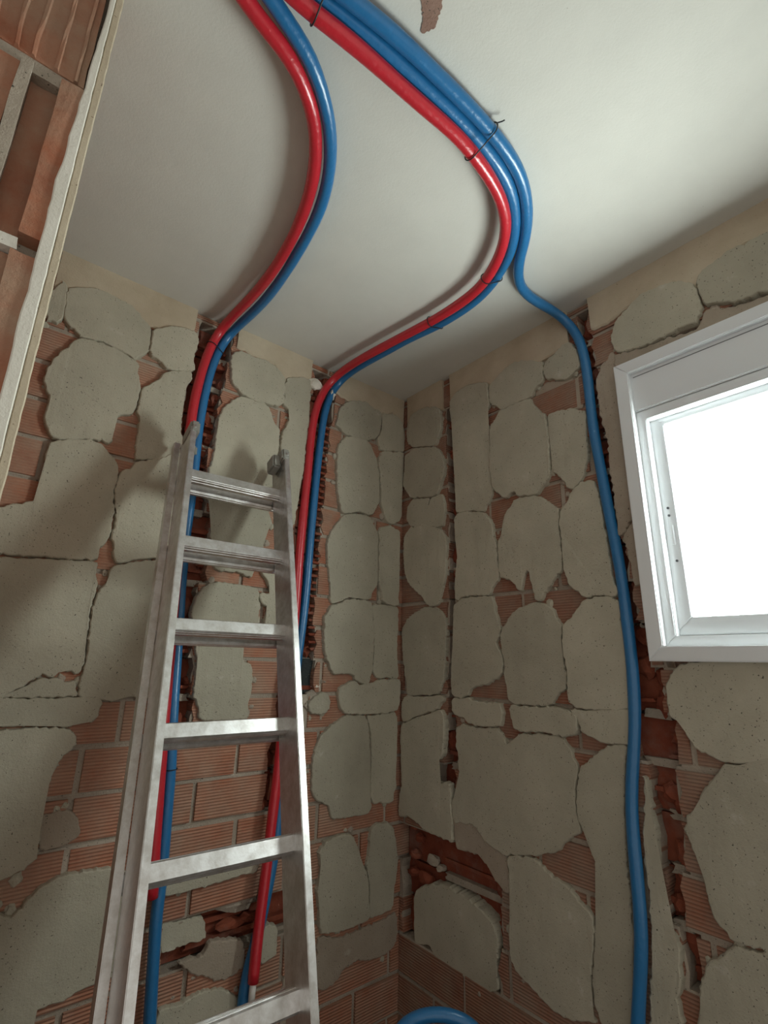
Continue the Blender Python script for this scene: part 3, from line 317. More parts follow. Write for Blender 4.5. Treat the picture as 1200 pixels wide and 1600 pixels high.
def gritty(name, c0, c1, speck=(0.08, 0.075, 0.06), speck_at=0.70, pale=None, grit=0.0016, vary=0.10, rough=0.93):
    """Mineral surface: blotchy colour, dark pinholes, optional pale scuffs, fine grain relief."""
    m, nt, b = new_mat(name)
    pos = position(nt)
    col = ramp(nt, noise_tex(nt, pos, 7.0, 5.0, 0.6), [(0.3, c0), (0.7, c1)])
    rnd = node(nt, 'ShaderNodeObjectInfo').outputs['Random']
    v = math_node(nt, 'ADD', math_node(nt, 'MULTIPLY', rnd, 2 * vary), 1.0 - vary)
    vc = node(nt, 'ShaderNodeCombineColor')
    for i in range(3):
        nt.links.new(v, vc.inputs[i])
    col = mix(nt, 1.0, col, vc.outputs[0], 'MULTIPLY')
    sp = ramp(nt, noise_tex(nt, pos, 260.0, 1.0), [(speck_at, (0, 0, 0)), (speck_at + 0.05, (1, 1, 1))])
    col = mix(nt, sp, col, speck)
    if pale:
        pf = ramp(nt, noise_tex(nt, pos, 14.0, 3.0, 0.7), [(0.66, (0, 0, 0)), (0.74, (0.6, 0.6, 0.6))])
        col = mix(nt, pf, col, pale)
    nt.links.new(col, b.inputs['Base Color'])
    b.inputs['Roughness'].default_value = rough
    b.inputs['Specular IOR Level'].default_value = 0.2
    h = math_node(nt, 'ADD', noise_tex(nt, pos, 220.0, 3.0, 0.7), math_node(nt, 'MULTIPLY', noise_tex(nt, pos, 28.0, 3.0), 1.6))
    bump(nt, b, h, 0.55, grit * 1.6)
    return m

def brick_material(name, ridged, tint=None, dusty=0.62):
    m, nt, b = new_mat(name)
    pos = position(nt)
    col = ramp(nt, noise_tex(nt, pos, 16.0, 4.0, 0.6), [(0.25, (0.29, 0.085, 0.045)), (0.55, (0.43, 0.145, 0.075)), (0.8, (0.50, 0.20, 0.115))])
    rnd = node(nt, 'ShaderNodeObjectInfo').outputs['Random']
    col = mix(nt, math_node(nt, 'MULTIPLY', rnd, 0.45), col, (0.30, 0.085, 0.05))
    dust = ramp(nt, noise_tex(nt, pos, 9.0, 5.0, 0.65), [(0.50 - 0.25 * (dusty > 0.7), (0, 0, 0)), (0.72, (dusty,) * 3)])
    col = mix(nt, dust, col, (0.42, 0.34, 0.26))
    if tint:
        col = mix(nt, 1.0, col, tint, 'MULTIPLY')
    h = noise_tex(nt, pos, 130.0, 3.0, 0.7)
    if ridged:
        sep = node(nt, 'ShaderNodeSeparateXYZ')
        nt.links.new(pos, sep.inputs[0])
        wob = math_node(nt, 'MULTIPLY', noise_tex(nt, pos, 5.0, 2.0), 1.2)
        s = math_node(nt, 'SINE', math_node(nt, 'ADD', math_node(nt, 'MULTIPLY', sep.outputs['Z'], 2 * math.pi / 0.0070), wob))
        col = mix(nt, math_node(nt, 'MULTIPLY', math_node(nt, 'GREATER_THAN', s, 0.55), 0.30), col, (0.46, 0.29, 0.20))
        h = math_node(nt, 'ADD', math_node(nt, 'MULTIPLY', h, 0.5), math_node(nt, 'MULTIPLY', s, 0.6))
    nt.links.new(col, b.inputs['Base Color'])
    b.inputs['Roughness'].default_value = 0.9
    b.inputs['Specular IOR Level'].default_value = 0.2
    bump(nt, b, h, 0.8, 0.002)
    return m

def plain(name, col, rough=0.5, metal=0.0, spec=0.5, wrinkle=None, coat=0.0):
    m, nt, b = new_mat(name)
    b.inputs['Base Color'].default_value = (*col, 1)
    b.inputs['Roughness'].default_value = rough
    b.inputs['Metallic'].default_value = metal
    b.inputs['Specular IOR Level'].default_value = spec
    b.inputs['Coat Weight'].default_value = coat
    b.inputs['Coat Roughness'].default_value = 0.18
    if wrinkle:
        pos = position(nt)
        bump(nt, b, noise_tex(nt, pos, wrinkle[0], 2.0), wrinkle[1], wrinkle[2])
        c = mix(nt, math_node(nt, 'MULTIPLY', noise_tex(nt, pos, wrinkle[0] * 0.25, 3.0), 0.35), col, tuple(min(1, v * 0.62 + 0.015) for v in col))
        nt.links.new(c, b.inputs['Base Color'])
    return m

M_DAB = gritty('adhesive_mortar', (0.385, 0.36, 0.285), (0.475, 0.445, 0.355), pale=(0.56, 0.54, 0.48))
M_SCRATCH = gritty('grey_brown_scratch_coat', (0.30, 0.24, 0.185), (0.38, 0.315, 0.25), grit=0.004)
M_SMEAR = gritty('thin_mortar_smear', (0.33, 0.275, 0.215), (0.42, 0.36, 0.29), pale=(0.5, 0.46, 0.40))
M_JOINT = gritty('joint_mortar', (0.32, 0.27, 0.215), (0.47, 0.41, 0.34), grit=0.003)
M_BAND = gritty('cream_gypsum', (0.44, 0.365, 0.265), (0.56, 0.485, 0.37), speck=(0.2, 0.15, 0.1), speck_at=0.74, grit=0.0012, vary=0.03)
M_WHITE_GYPSUM = gritty('white_gypsum', (0.68, 0.65, 0.57), (0.80, 0.77, 0.70), speck=(0.25, 0.2, 0.15), speck_at=0.76, grit=0.001, vary=0.03)
M_CEIL = gritty('ceiling_paint', (0.625, 0.62, 0.575), (0.67, 0.665, 0.615), speck=(0.40, 0.38, 0.34), speck_at=0.78, grit=0.0004, vary=0.0)
M_BRICK = brick_material('ridged_terracotta', True, dusty=0.72)
M_BRICK_DUSTY = brick_material('dusty_ridged_terracotta', True, (0.74, 0.76, 0.78), dusty=0.8)
M_BROKEN_SHADED = brick_material('shaded_broken_terracotta', False, (0.62, 0.52, 0.55))  # same terracotta, tinted darker: shade inside the chases put into the colour
M_JAMB = brick_material('dusty_broken_terracotta', False, (0.92, 0.90, 0.86), 0.8)
M_CORE = gritty('wall_core', (0.22, 0.13, 0.095), (0.30, 0.19, 0.14), grit=0.004)
M_FLOOR = gritty('concrete_screed', (0.11, 0.095, 0.085), (0.17, 0.15, 0.13), grit=0.003)
M_PAINT = gritty('grey_render', (0.40, 0.38, 0.34), (0.48, 0.46, 0.42))
M_CHIP = gritty('bare_brown_plaster', (0.24, 0.13, 0.10), (0.36, 0.24, 0.19), grit=0.002)
M_RED = plain('red_foam_sleeve', (0.56, 0.016, 0.030), 0.34, spec=0.5, wrinkle=(95.0, 0.35, 0.003), coat=0.35)
M_BLUE = plain('blue_foam_sleeve', (0.014, 0.165, 0.40), 0.36, spec=0.5, wrinkle=(95.0, 0.35, 0.003), coat=0.35)
M_LINER = plain('white_multilayer_tube', (0.78, 0.77, 0.74), 0.4)
M_TIE = plain('dark_tie_wire', (0.012, 0.012, 0.016), 0.5)
M_PVC = plain('white_lacquered_aluminium', (0.74, 0.77, 0.79), 0.35, spec=0.5)
M_GASKET = plain('grey_gasket', (0.16, 0.17, 0.18), 0.6)
M_SCREW = plain('dark_screw', (0.10, 0.11, 0.12), 0.4, metal=0.5)
M_BLACK = gritty('black_with_dust', (0.012, 0.016, 0.017), (0.03, 0.036, 0.037), speck=(0.25, 0.24, 0.22), speck_at=0.72, rough=0.6)
M_RUBBER = plain('black_rubber', (0.02, 0.02, 0.02), 0.7)

def aluminium():
    m, nt, b = new_mat('brushed_aluminium')
    pos = position(nt)
    f = noise_tex(nt, pos, 40.0, 4.0, 0.7)
    nt.links.new(ramp(nt, f, [(0.35, (0.60, 0.58, 0.56)), (0.62, (0.78, 0.78, 0.78))]), b.inputs['Base Color'])
    b.inputs['Metallic'].default_value = 1.0
    nt.links.new(math_node(nt, 'ADD', math_node(nt, 'MULTIPLY', f, 0.2), 0.27), b.inputs['Roughness'])
    bump(nt, b, noise_tex(nt, pos, 300.0, 2.0), 0.12, 0.001)
    return m
M_ALU = aluminium()
M_CAST = plain('dull_cast_alloy', (0.33, 0.33, 0.30), 0.6, metal=0.4)

m_pane, nt, b = new_mat('frosted_pane_daylight')
b.inputs['Base Color'].default_value = (0.9, 0.93, 0.95, 1)
b.inputs['Roughness'].default_value = 0.6
b.inputs['Emission Color'].default_value = (0.91, 1.0, 0.95, 1)
b.inputs['Emission Strength'].default_value = WINDOW_GLOW

# ---------------------------------------------------------------- room shell
ceiling = link('ceiling', boxes((-3.4, 0.3, -2.9, 0.3, H, H + 0.12)), M_CEIL)
tag(ceiling, 'off-white painted ceiling the pipes are hung from', 'ceiling', kind='structure')
floor = link('floor', boxes((-3.4, 0.3, -2.7, 0.3, -0.1, 0.0)), M_FLOOR)
tag(floor, 'bare grey concrete floor under the ladder', 'floor', kind='structure')

CORE = 0.064                         # the solid core starts behind the brick skin
wall_back = link('wall_back', boxes((-3.4, 0.3, CORE, 0.22, 0, H)), M_CORE)
tag(wall_back, 'stripped brick wall with mortar dabs behind the ladder', 'wall', kind='structure')

# window geometry (wall_right): casing overlaps the opening
WY0, WY1, WZ0, WZ1 = -0.840, -1.245, 1.514, 2.241
OY0, OY1, OZ0, OZ1 = -0.862, -1.223, 1.535, 2.220       # hole in the wall
wall_right = link('wall_right', boxes((CORE, 0.22, OY0, 0.064, 0, H), (CORE, 0.22, -2.7, OY1, 0, H),
                                      (CORE, 0.22, OY1, OY0, 0, OZ0), (CORE, 0.22, OY1, OY0, OZ1, H)), M_CORE)
tag(wall_right, 'stripped brick wall with mortar dabs around the window', 'wall', kind='structure')
wall_left = link('wall_left', boxes((-1.40, -1.190, -0.698, 0.0, 0, H)), M_JOINT)
tag(wall_left, 'partition wall end with broken hollow bricks and white plaster edge', 'wall', kind='structure')
link('render_coat', boxes((0.004, CORE, -2.7, -1.66, 0, H)), M_PAINT, wall_right)
link('render_coat', boxes((-3.4, -1.40, 0.004, CORE, 0, H)), M_PAINT, wall_back)
# ---------------------------------------------------------------- bricks, mortar courses, chases
PITCH, JOINT, Z_REF = 0.0975, 0.012, 1.2085
FACE, SKIN = 0.011, 0.060            # brick face depth and depth of the skin's back

def inside(poly, u, z):
    c = False
    j = len(poly) - 1
    for i in range(len(poly)):
        (ui, zi), (uj, zj) = poly[i], poly[j]
        if (zi > z) != (zj > z) and u < (uj - ui) * (z - zi) / (zj - zi) + ui:
            c = not c
        j = i
    return c

def chase_span(ch, z):
    if z < ch[0][0] or z > ch[-1][0]:
        return None
    for (z0, a0, b0), (z1, a1, b1) in zip(ch, ch[1:]):
        if z0 <= z <= z1:
            t = (z - z0) / max(1e-6, z1 - z0)
            return a0 + (a1 - a0) * t, b0 + (b1 - b0) * t
    return None

def split_spans(spans, cut):
    out = []
    for a, ea, b, eb in spans:           # e flags: edge is a broken one
        if cut[1] <= a or cut[0] >= b:
            out.append((a, ea, b, eb))
            continue
        if cut[0] - a > 0.012:
            out.append((a, ea, cut[0], True))
        if b - cut[1] > 0.012:
            out.append((cut[1], True, b, eb))
    return out

def slab(wall, a, ea, b, eb, z0, z1, d0, d1, rnd, chip=0.0015, jag=0.008):
    """A brick or mortar piece: front outline extruded into the wall, broken ends toothed."""
    left = [(a, z0), (a, z1)]
    right = [(b, z1), (b, z0)]
    if ea:
        left = [(a + rnd.uniform(-jag, jag), z0 + (z1 - z0) * k / 4) for k in range(5)]
    if eb:
        right = [(b + rnd.uniform(-jag, jag), z1 - (z1 - z0) * k / 4) for k in range(5)]
    pts = [(u + rnd.uniform(-chip, chip), z + rnd.uniform(-chip, chip)) for u, z in left + right]
    bm = bmesh.new()
    tilt = rnd.uniform(-0.0015, 0.0015)
    f = [bm.verts.new(place(wall, u, z, d0 + tilt)) for u, z in pts]
    k = [bm.verts.new(place(wall, u, z, d1)) for u, z in pts]
    bm.faces.new(f)
    n = len(pts)
    for i in range(n):
        bm.faces.new((f[i], f[(i + 1) % n], k[(i + 1) % n], k[i]))
    return bm

def lump(parent, name, mat, c, s, seed, wall='back'):
    bm = bmesh.new()
    bmesh.ops.create_icosphere(bm, subdivisions=2, radius=1.0)
    for v in bm.verts:
        k = 1 + 0.45 * noise.noise(v.co * 1.7 + Vector((seed, 0, 0)))
        v.co = Vector((c[0] + v.co.x * s[0] * k, c[1] + v.co.y * s[1] * k, c[2] + v.co.z * s[2] * k))
    return link(name, bm, mat, parent)

def lay_courses(wall, parent, u_min, u_max, chases, dabs, hole, joints_for, seed):
    rnd = random.Random(seed)
    k = -12
    nb = 0
    while True:
        z0 = Z_REF + k * PITCH
        z1 = min(z0 + PITCH, H)
        if z0 > H - 0.02:
            break
        k += 1
        if z1 < 0.05:
            continue
        z0 = max(z0, 0.0)
        zc = (z0 + z1) / 2
        cuts = [c for c in (chase_span(ch, zc) for ch in chases) if c]
        if hole and z1 > hole[2] + 0.01 and z0 < hole[3] - 0.01:
            cuts.append((hole[0], hole[1]))
        base = [(u_min, False, u_max, False)]
        for c in cuts:
            base = split_spans(base, c)
        for a, ea, b, eb in base:       # the bed and head joints of the course
            link('mortar_course', slab(wall, a, ea, b, eb, z0, z1, FACE + 0.005, SKIN, rnd, 0.0, 0.006), M_JOINT, parent)
        js = joints_for(k - 1, rnd)
        edges = sorted([u_min] + [j for j in js if u_min + 0.02 < j < u_max - 0.02] + [u_max])
        for e0, e1 in zip(edges, edges[1:]):
            spans = [(e0 + JOINT / 2, False, e1 - JOINT / 2, False)]
            for c in cuts:
                spans = split_spans(spans, c)
            for a, ea, b, eb in spans:
                pts = [(a + (b - a) * i / 8, z0 + (z1 - z0) * j / 4) for i in range(9) for j in range(5)]
                if all(any(inside(d, u, z) for d in dabs) for u, z in pts):
                    continue             # wholly under mortar: nothing of it shows
                link('brick', slab(wall, a, ea, b, eb, z0 + JOINT / 2, z1 - JOINT / 2, FACE, SKIN - 0.002, rnd), M_BRICK if wall == 'back' else M_BRICK_DUSTY, parent)
                nb += 1
        # broken hollow brick inside each chase: back shell and torn webs
        for ch in chases:
            c = chase_span(ch, zc)
            if not c or c[1] - c[0] < 0.012:
                continue
            a, b = c
            w = b - a
            link('broken_brick', slab(wall, a - 0.004, False, b + 0.004, False, z0 + 0.004, z1 - 0.004, 0.052, CORE, rnd, 0.001), M_BROKEN_SHADED, parent)
            if w > 0.03:
                for q in range(rnd.choice((1, 1, 2))):
                    zz = z0 + (0.2 + 0.35 * q + rnd.uniform(-.1, .2)) * (z1 - z0)
                    side = rnd.random() < 0.75
                    ln = w * rnd.uniform(0.25, 1.0)
                    ua, ub = (b - ln, b + 0.002) if (side if wall == 'back' else not side) else (a - 0.002, a + ln)
                    link('brick_web', slab(wall, ua, True, ub, True, zz, zz + rnd.uniform(.006, .012), rnd.uniform(0.026, 0.044), 0.056, rnd, 0.001, 0.006), M_BROKEN_SHADED, parent)
                for q in range(2):
                    s = rnd.uniform(0.010, 0.022)
                    u = (b - s * rnd.uniform(0.3, 1.4)) if (wall == 'back') == (rnd.random() < 0.8) else (a + s * rnd.uniform(0.3, 1.2))
                    c = place(wall, u, rnd.uniform(z0, z1), 0.045)
                    r = place(wall, s, s * rnd.uniform(0.8, 1.8), 0.016)
                    lump(parent, 'broken_brick', M_BROKEN_SHADED, c, r, k * 7 + q)
                if rnd.random() < 0.8:
                    ln = w * rnd.uniform(0.3, 0.9)
                    ua = b - ln if wall == 'back' else a
                    link('mortar_stub', slab(wall, ua, True, ua + ln, True, z0 - 0.010, z0 + 0.008, rnd.uniform(0.028, 0.042), 0.056, rnd, 0.002, 0.006), M_JOINT, parent)
    return nb

def joints_back(k, rnd):
    if k == 0 or k == 2:
        return [-1.17, -0.925, -0.558, -0.31, -0.06]
    if k == -1:
        return [-1.18, -0.93, -0.662, -0.41, -0.16]
    if k == -2:
        return [-1.17, -0.92, -0.545, -0.30, -0.05]
    o = (0.125 if k % 2 else 0.0) + rnd.uniform(-.03, .03)
    return [-0.25 * i - o for i in range(0, 8)]

def joints_right(k, rnd):
    o = (0.125 if k % 2 else 0.0) + rnd.uniform(-.03, .03)
    return [-0.25 * i - o for i in range(0, 10)]

lay_courses('back', wall_back, -1.40, 0.06, CHASES_BACK, [d for t, d in DABS_BACK], None, joints_back, 11)
lay_courses('right', wall_right, -1.66, 0.0139, CHASES_RIGHT, [d for t, d in DABS_RIGHT], (OY1, OY0, OZ0, OZ1), joints_right, 12)

# ---------------------------------------------------------------- mortar dabs left where tiles were knocked off
def smooth_outline(poly, step=0.006):
    n = len(poly)
    out = []
    for i in range(n):
        p0, p1, p2, p3 = (Vector(poly[(i + k) % n]) for k in (-1, 0, 1, 2))
        m = max(1, int((p2 - p1).length / step))
        for k in range(m):
            t = k / m
            c = 0.5 * (2 * p1 + (p2 - p0) * t + (2 * p0 - 5 * p1 + 4 * p2 - p3) * t * t + (3 * p1 - p0 - 3 * p2 + p3) * t ** 3)
            out.append(c * 0.75 + (p1 + (p2 - p1) * t) * 0.25)
    return out

def outline_normals(pts):
    n = len(pts)
    area = sum(pts[i].x * pts[(i + 1) % n].y - pts[(i + 1) % n].x * pts[i].y for i in range(n))
    s = 1 if area > 0 else -1
    nor = []
    for i in range(n):
        t = pts[(i + 3) % n] - pts[(i - 3) % n]
        nor.append(Vector((t.y, -t.x)).normalized() * s if t.length > 1e-9 else Vector((0, 0)))
    return nor

def near_edge(p, outline):
    best = 1.0
    for a, b in zip(outline, outline[1:] + outline[:1]):
        ab = b - a
        t = max(0.0, min(1.0, (p - a).dot(ab) / max(1e-9, ab.length_squared)))
        best = min(best, (a + ab * t - p).length)
    return best

def dab(wall, poly, thin, idx, parent, others=()):
    pts = smooth_outline(poly)
    nor = outline_normals(pts)
    # neighbouring dabs were squeezed together under one tile: only a hairline stays open between them
    grow = []
    for p in pts:
        d = min([near_edge(p, o) for o in others] or [1.0])
        grow.append(min(0.011, max(0.0, d / 2 - 0.0016)) if d < 0.024 else 0.0)
    for _ in range(3):
        n = len(grow)
        grow = [(grow[i - 1] + 2 * grow[i] + grow[(i + 1) % n]) / 4 for i in range(n)]
    rnd = random.Random(idx * 31 + (5 if wall == 'back' else 900))
    front = {0: rnd.uniform(-0.003, 0.002), 1: rnd.uniform(0.003, 0.008), 2: 0.011}[thin]
    back = 0.0175
    mu, mz = sum(p.x for p in pts) / len(pts), sum(p.y for p in pts) / len(pts)
    for ch in (CHASES_BACK if wall == 'back' else CHASES_RIGHT):
        c = chase_span(ch, mz)
        if c and c[0] < mu < c[1]:
            back = 0.053
            front += 0.016
    amp = 0.0040 if not thin else 0.005
    cu = sum(p.x for p in pts) / len(pts)
    cz = sum(p.y for p in pts) / len(pts)
    su, sz = rnd.uniform(-.014, .014), rnd.uniform(-.014, .014)
    rim = []
    for p, q, g in zip(pts, nor, grow):
        j = g + wiggle(p.x, p.y, 90, idx) * amp + wiggle(p.x, p.y, 300, idx + 3) * amp * 0.7 + 0.0002
        rim.append(p + q * j)
    def dep(p, extra=0.0):
        return front + (p.x - cu) * su + (p.y - cz) * sz + extra
    bm = bmesh.new()
    thick = back - front
    lay = []
    for inset, lift in ((-0.001, None), (0.0, 0.40), (0.0012, 0.10), (0.0035, 0.0)):
        ring = []
        for p, q in zip(rim, nor):
            w = p - q * inset
            d = back if lift is None else min(back - 0.002, dep(w, thick * lift + wiggle(w.x, w.y, 40, idx) * 0.001))
            ring.append(bm.verts.new(place(wall, w.x, w.y, d)))
        lay.append(ring)
    n = len(rim)
    for r0, r1 in zip(lay, lay[1:]):
        for i in range(n):
            bm.faces.new((r0[i], r0[(i + 1) % n], r1[(i + 1) % n], r1[i]))
    face = bm.faces.new(lay[-1])
    bmesh.ops.triangulate(bm, faces=[face])
    return link('mortar_smear' if thin else 'mortar_dab', bm, M_SMEAR if thin else M_DAB, parent)

for side, dabs, parent, base in (('back', DABS_BACK, wall_back, 0), ('right', DABS_RIGHT, wall_right, 200)):
    outlines = [[Vector(p) for p in poly] for thin, poly in dabs]
    for i, (thin, poly) in enumerate(dabs):
        near = []
        for k, o in enumerate(outlines):
            if k != i and not dabs[k][0] and min((p - q).length for p in o for q in outlines[i]) < 0.12:
                near.append(o)
        dab(side, poly, thin, base + i, parent, near if not thin else ())

# crumbs of mortar stuck in the gaps between the dabs
for side, dabs, parent in (('back', DABS_BACK, wall_back), ('right', DABS_RIGHT, wall_right)):
    rc = random.Random(77)
    polys = [p for t, p in dabs]
    made = 0
    for _ in range(900):
        if made >= 70:
            break
        poly = rc.choice(polys)
        i = rc.randrange(len(poly))
        (u0, z0), (u1, z1) = poly[i], poly[(i + 1) % len(poly)]
        t = rc.random()
        u, z = u0 + (u1 - u0) * t + rc.uniform(-.012, .012), z0 + (z1 - z0) * t + rc.uniform(-.012, .012)
        if any(inside(p, u, z) for p in polys) or z > 2.38 or u > -0.02:
            continue
        if side == 'right' and OY1 - 0.03 < u < OY0 + 0.03 and OZ0 - 0.03 < z < OZ1 + 0.03:
            continue
        spans = [chase_span(ch, z) for ch in (CHASES_BACK if side == 'back' else CHASES_RIGHT)]
        if any(c and c[0] - 0.01 < u < c[1] + 0.01 for c in spans):
            continue
        s = rc.uniform(0.004, 0.011)
        lump(parent, 'mortar_crumb', M_DAB if rc.random() < 0.6 else M_JOINT, place(side, u, z, FACE + 0.001), place(side, s, s * rc.uniform(0.7, 1.5), s * 0.6), rc.random() * 50)
        made += 1

# cream gypsum left along the top of the walls
def band(wall, low, parent, idx):
    pts = []
    for (u0, z0), (u1, z1) in zip(low, low[1:]):
        m = max(1, int(abs(u1 - u0) / 0.008))
        pts += [(u0 + (u1 - u0) * k / m, z0 + (z1 - z0) * k / m) for k in range(m)]
    pts.append(low[-1])
    pts = [(u + wiggle(u, z, 120, idx) * 0.003, z - 0.006 + wiggle(u, z, 70, idx + 4) * 0.006) for u, z in pts]
    bm = bmesh.new()
    rows = [(0.0, 0.0195), (0.002, 0.008), (0.008, 0.0045)]
    grid = []
    for lift, d in rows:
        grid.append([bm.verts.new(place(wall, u, z + lift, d)) for u, z in pts])
    for t in (0.35, 0.7, 1.0):
        grid.append([bm.verts.new(place(wall, u, z + 0.008 + (H - z - 0.008) * t, 0.0045 - 0.004 * t ** 3 + wiggle(u, z + t, 25, idx) * 0.0012)) for u, z in pts])
    grid.append([bm.verts.new(place(wall, u, H, 0.0195)) for u, z in pts])
    for r0, r1 in zip(grid, grid[1:]):
        for i in range(len(pts) - 1):
            bm.faces.new((r0[i], r0[i + 1], r1[i + 1], r1[i]))
    for e in (0, -1):
        bm.faces.new([g[e] for g in grid])
    o = link('gypsum_band', bm, M_BAND, parent)
    return o

for i, low in enumerate(BANDS_BACK):
    band('back', low, wall_back, i)
for i, low in enumerate(BANDS_RIGHT):
    band('right', low, wall_right, i + 10)

# open brick cells along the right lip of the second chase: a column of small square holes
z = 1.53
while z < 2.28:
    c = chase_span(CHASES_BACK[1], z)
    r = random.Random(int(z * 1000))
    link('brick_web', slab('back', c[1] - 0.016 - r.uniform(0, .006), True, c[1] + 0.004, False, z, z + 0.0075, 0.015, 0.052, r, 0.0008, 0.003), M_BROKEN_SHADED, wall_back)
    z += 0.0215 if r.random() < 0.8 else 0.03

# black block and white lumps in the second chase
bm = boxes((-0.392, -0.326, 0.030, 0.058, 1.400, 1.512))
bevelled(bm, 0.006)
link('black_block', bm, M_BLACK, wall_back)['label'] = 'black block sunk in the wall'

lump(wall_back, 'white_lump', M_WHITE_GYPSUM, (-0.404, 0.004, 2.414), (0.026, 0.014, 0.021), 1)
lump(wall_back, 'white_lump', M_WHITE_GYPSUM, (-0.330, 0.010, 2.408), (0.012, 0.014, 0.026), 2)
for k, (u, z, s) in enumerate([(-0.335, 1.40, .022), (-0.315, 1.375, .018), (-0.352, 1.372, .016), (-0.322, 1.425, .012), (-0.30, 1.44, .012)]):
    lump(wall_back, 'mortar_lump', M_WHITE_GYPSUM if k == 3 else M_JOINT, (u, 0.022, z), (s, 0.014, s * 0.8), 10 + k)
# rubble in the hollow at the foot of the corner
for k in range(16):
    u = -0.02 - 0.30 * RND.random()
    z = 1.05 - 0.75 * abs(u) - 0.16 * RND.random()
    s = RND.uniform(0.012, 0.03)
    lump(wall_right, 'rubble_lump', M_BROKEN_SHADED if k % 3 else M_JOINT, (0.036, u, z), (0.016, s, s * 0.7), 40 + k)
for k in range(14):
    u = RND.uniform(-0.70, -0.44)
    z = RND.uniform(0.86, 1.04)
    s = RND.uniform(0.012, 0.035)
    lump(wall_back, 'rubble_lump', M_BROKEN_SHADED if k % 2 else M_JOINT, (u, 0.03, z), (s * 1.5, 0.014, s * 0.5), 80 + k)

# scar on the ceiling where plaster came off
def scar(pts, idx):
    p = smooth_outline(pts, 0.003)
    nor = outline_normals(p)
    bm = bmesh.new()
    lo = [bm.verts.new((v.x + n.x * wiggle(v.x, v.y, 220, idx) * .004, v.y + n.y * wiggle(v.x, v.y, 220, idx) * .004, H - 0.0015)) for v, n in zip(p, nor)]
    hi = [bm.verts.new((v.co.x, v.co.y, H + 0.001)) for v in lo]
    bm.faces.new(lo)
    for i in range(len(lo)):
        bm.faces.new((lo[i], lo[(i + 1) % len(lo)], hi[(i + 1) % len(hi)], hi[i]))
    return link('plaster_scar', bm, M_CHIP, ceiling)
scar([(-0.838, -0.985), (-0.812, -1.005), (-0.795, -0.984), (-0.783, -0.958), (-0.790, -0.945), (-0.797, -0.938), (-0.806, -0.952), (-0.822, -0.966)], 3)

# ---------------------------------------------------------------- partition end (wall_left)
JY = -0.72
def ribbed_brick(x0, x1, z0, z1, cells, deep):
    """Hollow brick torn open lengthwise: thin upright webs stand proud of the cells."""
    xs = [x0]
    for c in cells:
        xs += [c - 0.003, c - 0.0015, c + 0.0015, c + 0.003]
    xs.append(x1)
    prof = []
    for i, x in enumerate(xs):
        if i in (0, len(xs) - 1):
            prof.append((x, JY + deep))
        else:
            prof.append((x, JY + (deep if (i - 1) % 4 in (0, 3) else 0.0)))
    bm = bmesh.new()
    rows = []
    for k in range(9):
        z = z0 + (z1 - z0) * k / 8
        rows.append([bm.verts.new((x + wiggle(x, z, 30, 5) * 0.003, y + (wiggle(x * 3, z, 45, 9) * 0.003 if y < JY + deep * .5 else 0), z)) for x, y in prof])
    back = [[bm.verts.new((xx, JY + 0.03, z)) for xx in (x0, x1)] for z in (z0, z1)]
    for r0, r1 in zip(rows, rows[1:]):
        for i in range(len(prof) - 1):
            bm.faces.new((r0[i], r0[i + 1], r1[i + 1], r1[i]))
    bm.faces.new(rows[0] + back[0][::-1])
    bm.faces.new(rows[-1] + back[1][::-1])
    bm.faces.new([r[0] for r in rows] + [back[1][0], back[0][0]])
    bm.faces.new([r[-1] for r in rows] + [back[1][1], back[0][1]])
    bm.faces.new((back[0][0], back[0][1], back[1][1], back[1][0]))
    return bm

def block(x0, x1, y0, z0, z1, seed):
    bm = boxes((x0, x1, y0, -0.69, z0, z1))
    bmesh.ops.subdivide_edges(bm, edges=list(bm.edges), cuts=3, use_grid_fill=True)
    for v in bm.verts:
        v.co += Vector((wiggle(v.co.x, v.co.z, 40, seed), wiggle(v.co.z, v.co.x, 40, seed + 2), wiggle(v.co.z, v.co.x, 40, seed + 5))) * 0.0025
    return bm

link('brick', ribbed_brick(-1.40, -1.206, 2.225, 2.498, [-1.372, -1.338, -1.306, -1.281, -1.262, -1.238, -1.216], 0.0045), M_JAMB, wall_left)
link('brick', block(-1.40, -1.272, -0.718, 1.965, 2.205, 1), M_JAMB, wall_left)
link('head_joint', block(-1.272, -1.259, -0.722, 1.965, 2.212, 2), M_JOINT, wall_left)
link('brick', block(-1.259, -1.229, -0.700, 1.965, 2.205, 3), M_JAMB, wall_left)
link('brick_shell', block(-1.229, -1.205, -0.722, 1.968, 2.215, 4), M_JAMB, wall_left)
link('bed_joint', block(-1.40, -1.215, -0.714, 2.205, 2.225, 5), M_JOINT, wall_left)
link('bed_joint', block(-1.40, -1.228, -0.716, 1.947, 1.962, 6), M_WHITE_GYPSUM, wall_left)
zz = 1.945
k = 0
while zz > 0.05:
    z0 = max(0.0, zz - 0.245)
    link('brick', block(-1.40, -1.232, -0.704, z0, zz, 10 + k), M_JAMB, wall_left)
    link('brick_shell', block(-1.232, -1.207, -0.721, z0 + 0.004, zz - 0.003, 20 + k), M_JAMB, wall_left)
    if z0 > 0.05:
        link('bed_joint', block(-1.40, -1.212, -0.713, z0 - 0.014, z0 + 0.001, 30 + k), M_JOINT, wall_left)
    zz = z0 - 0.014
    k += 1

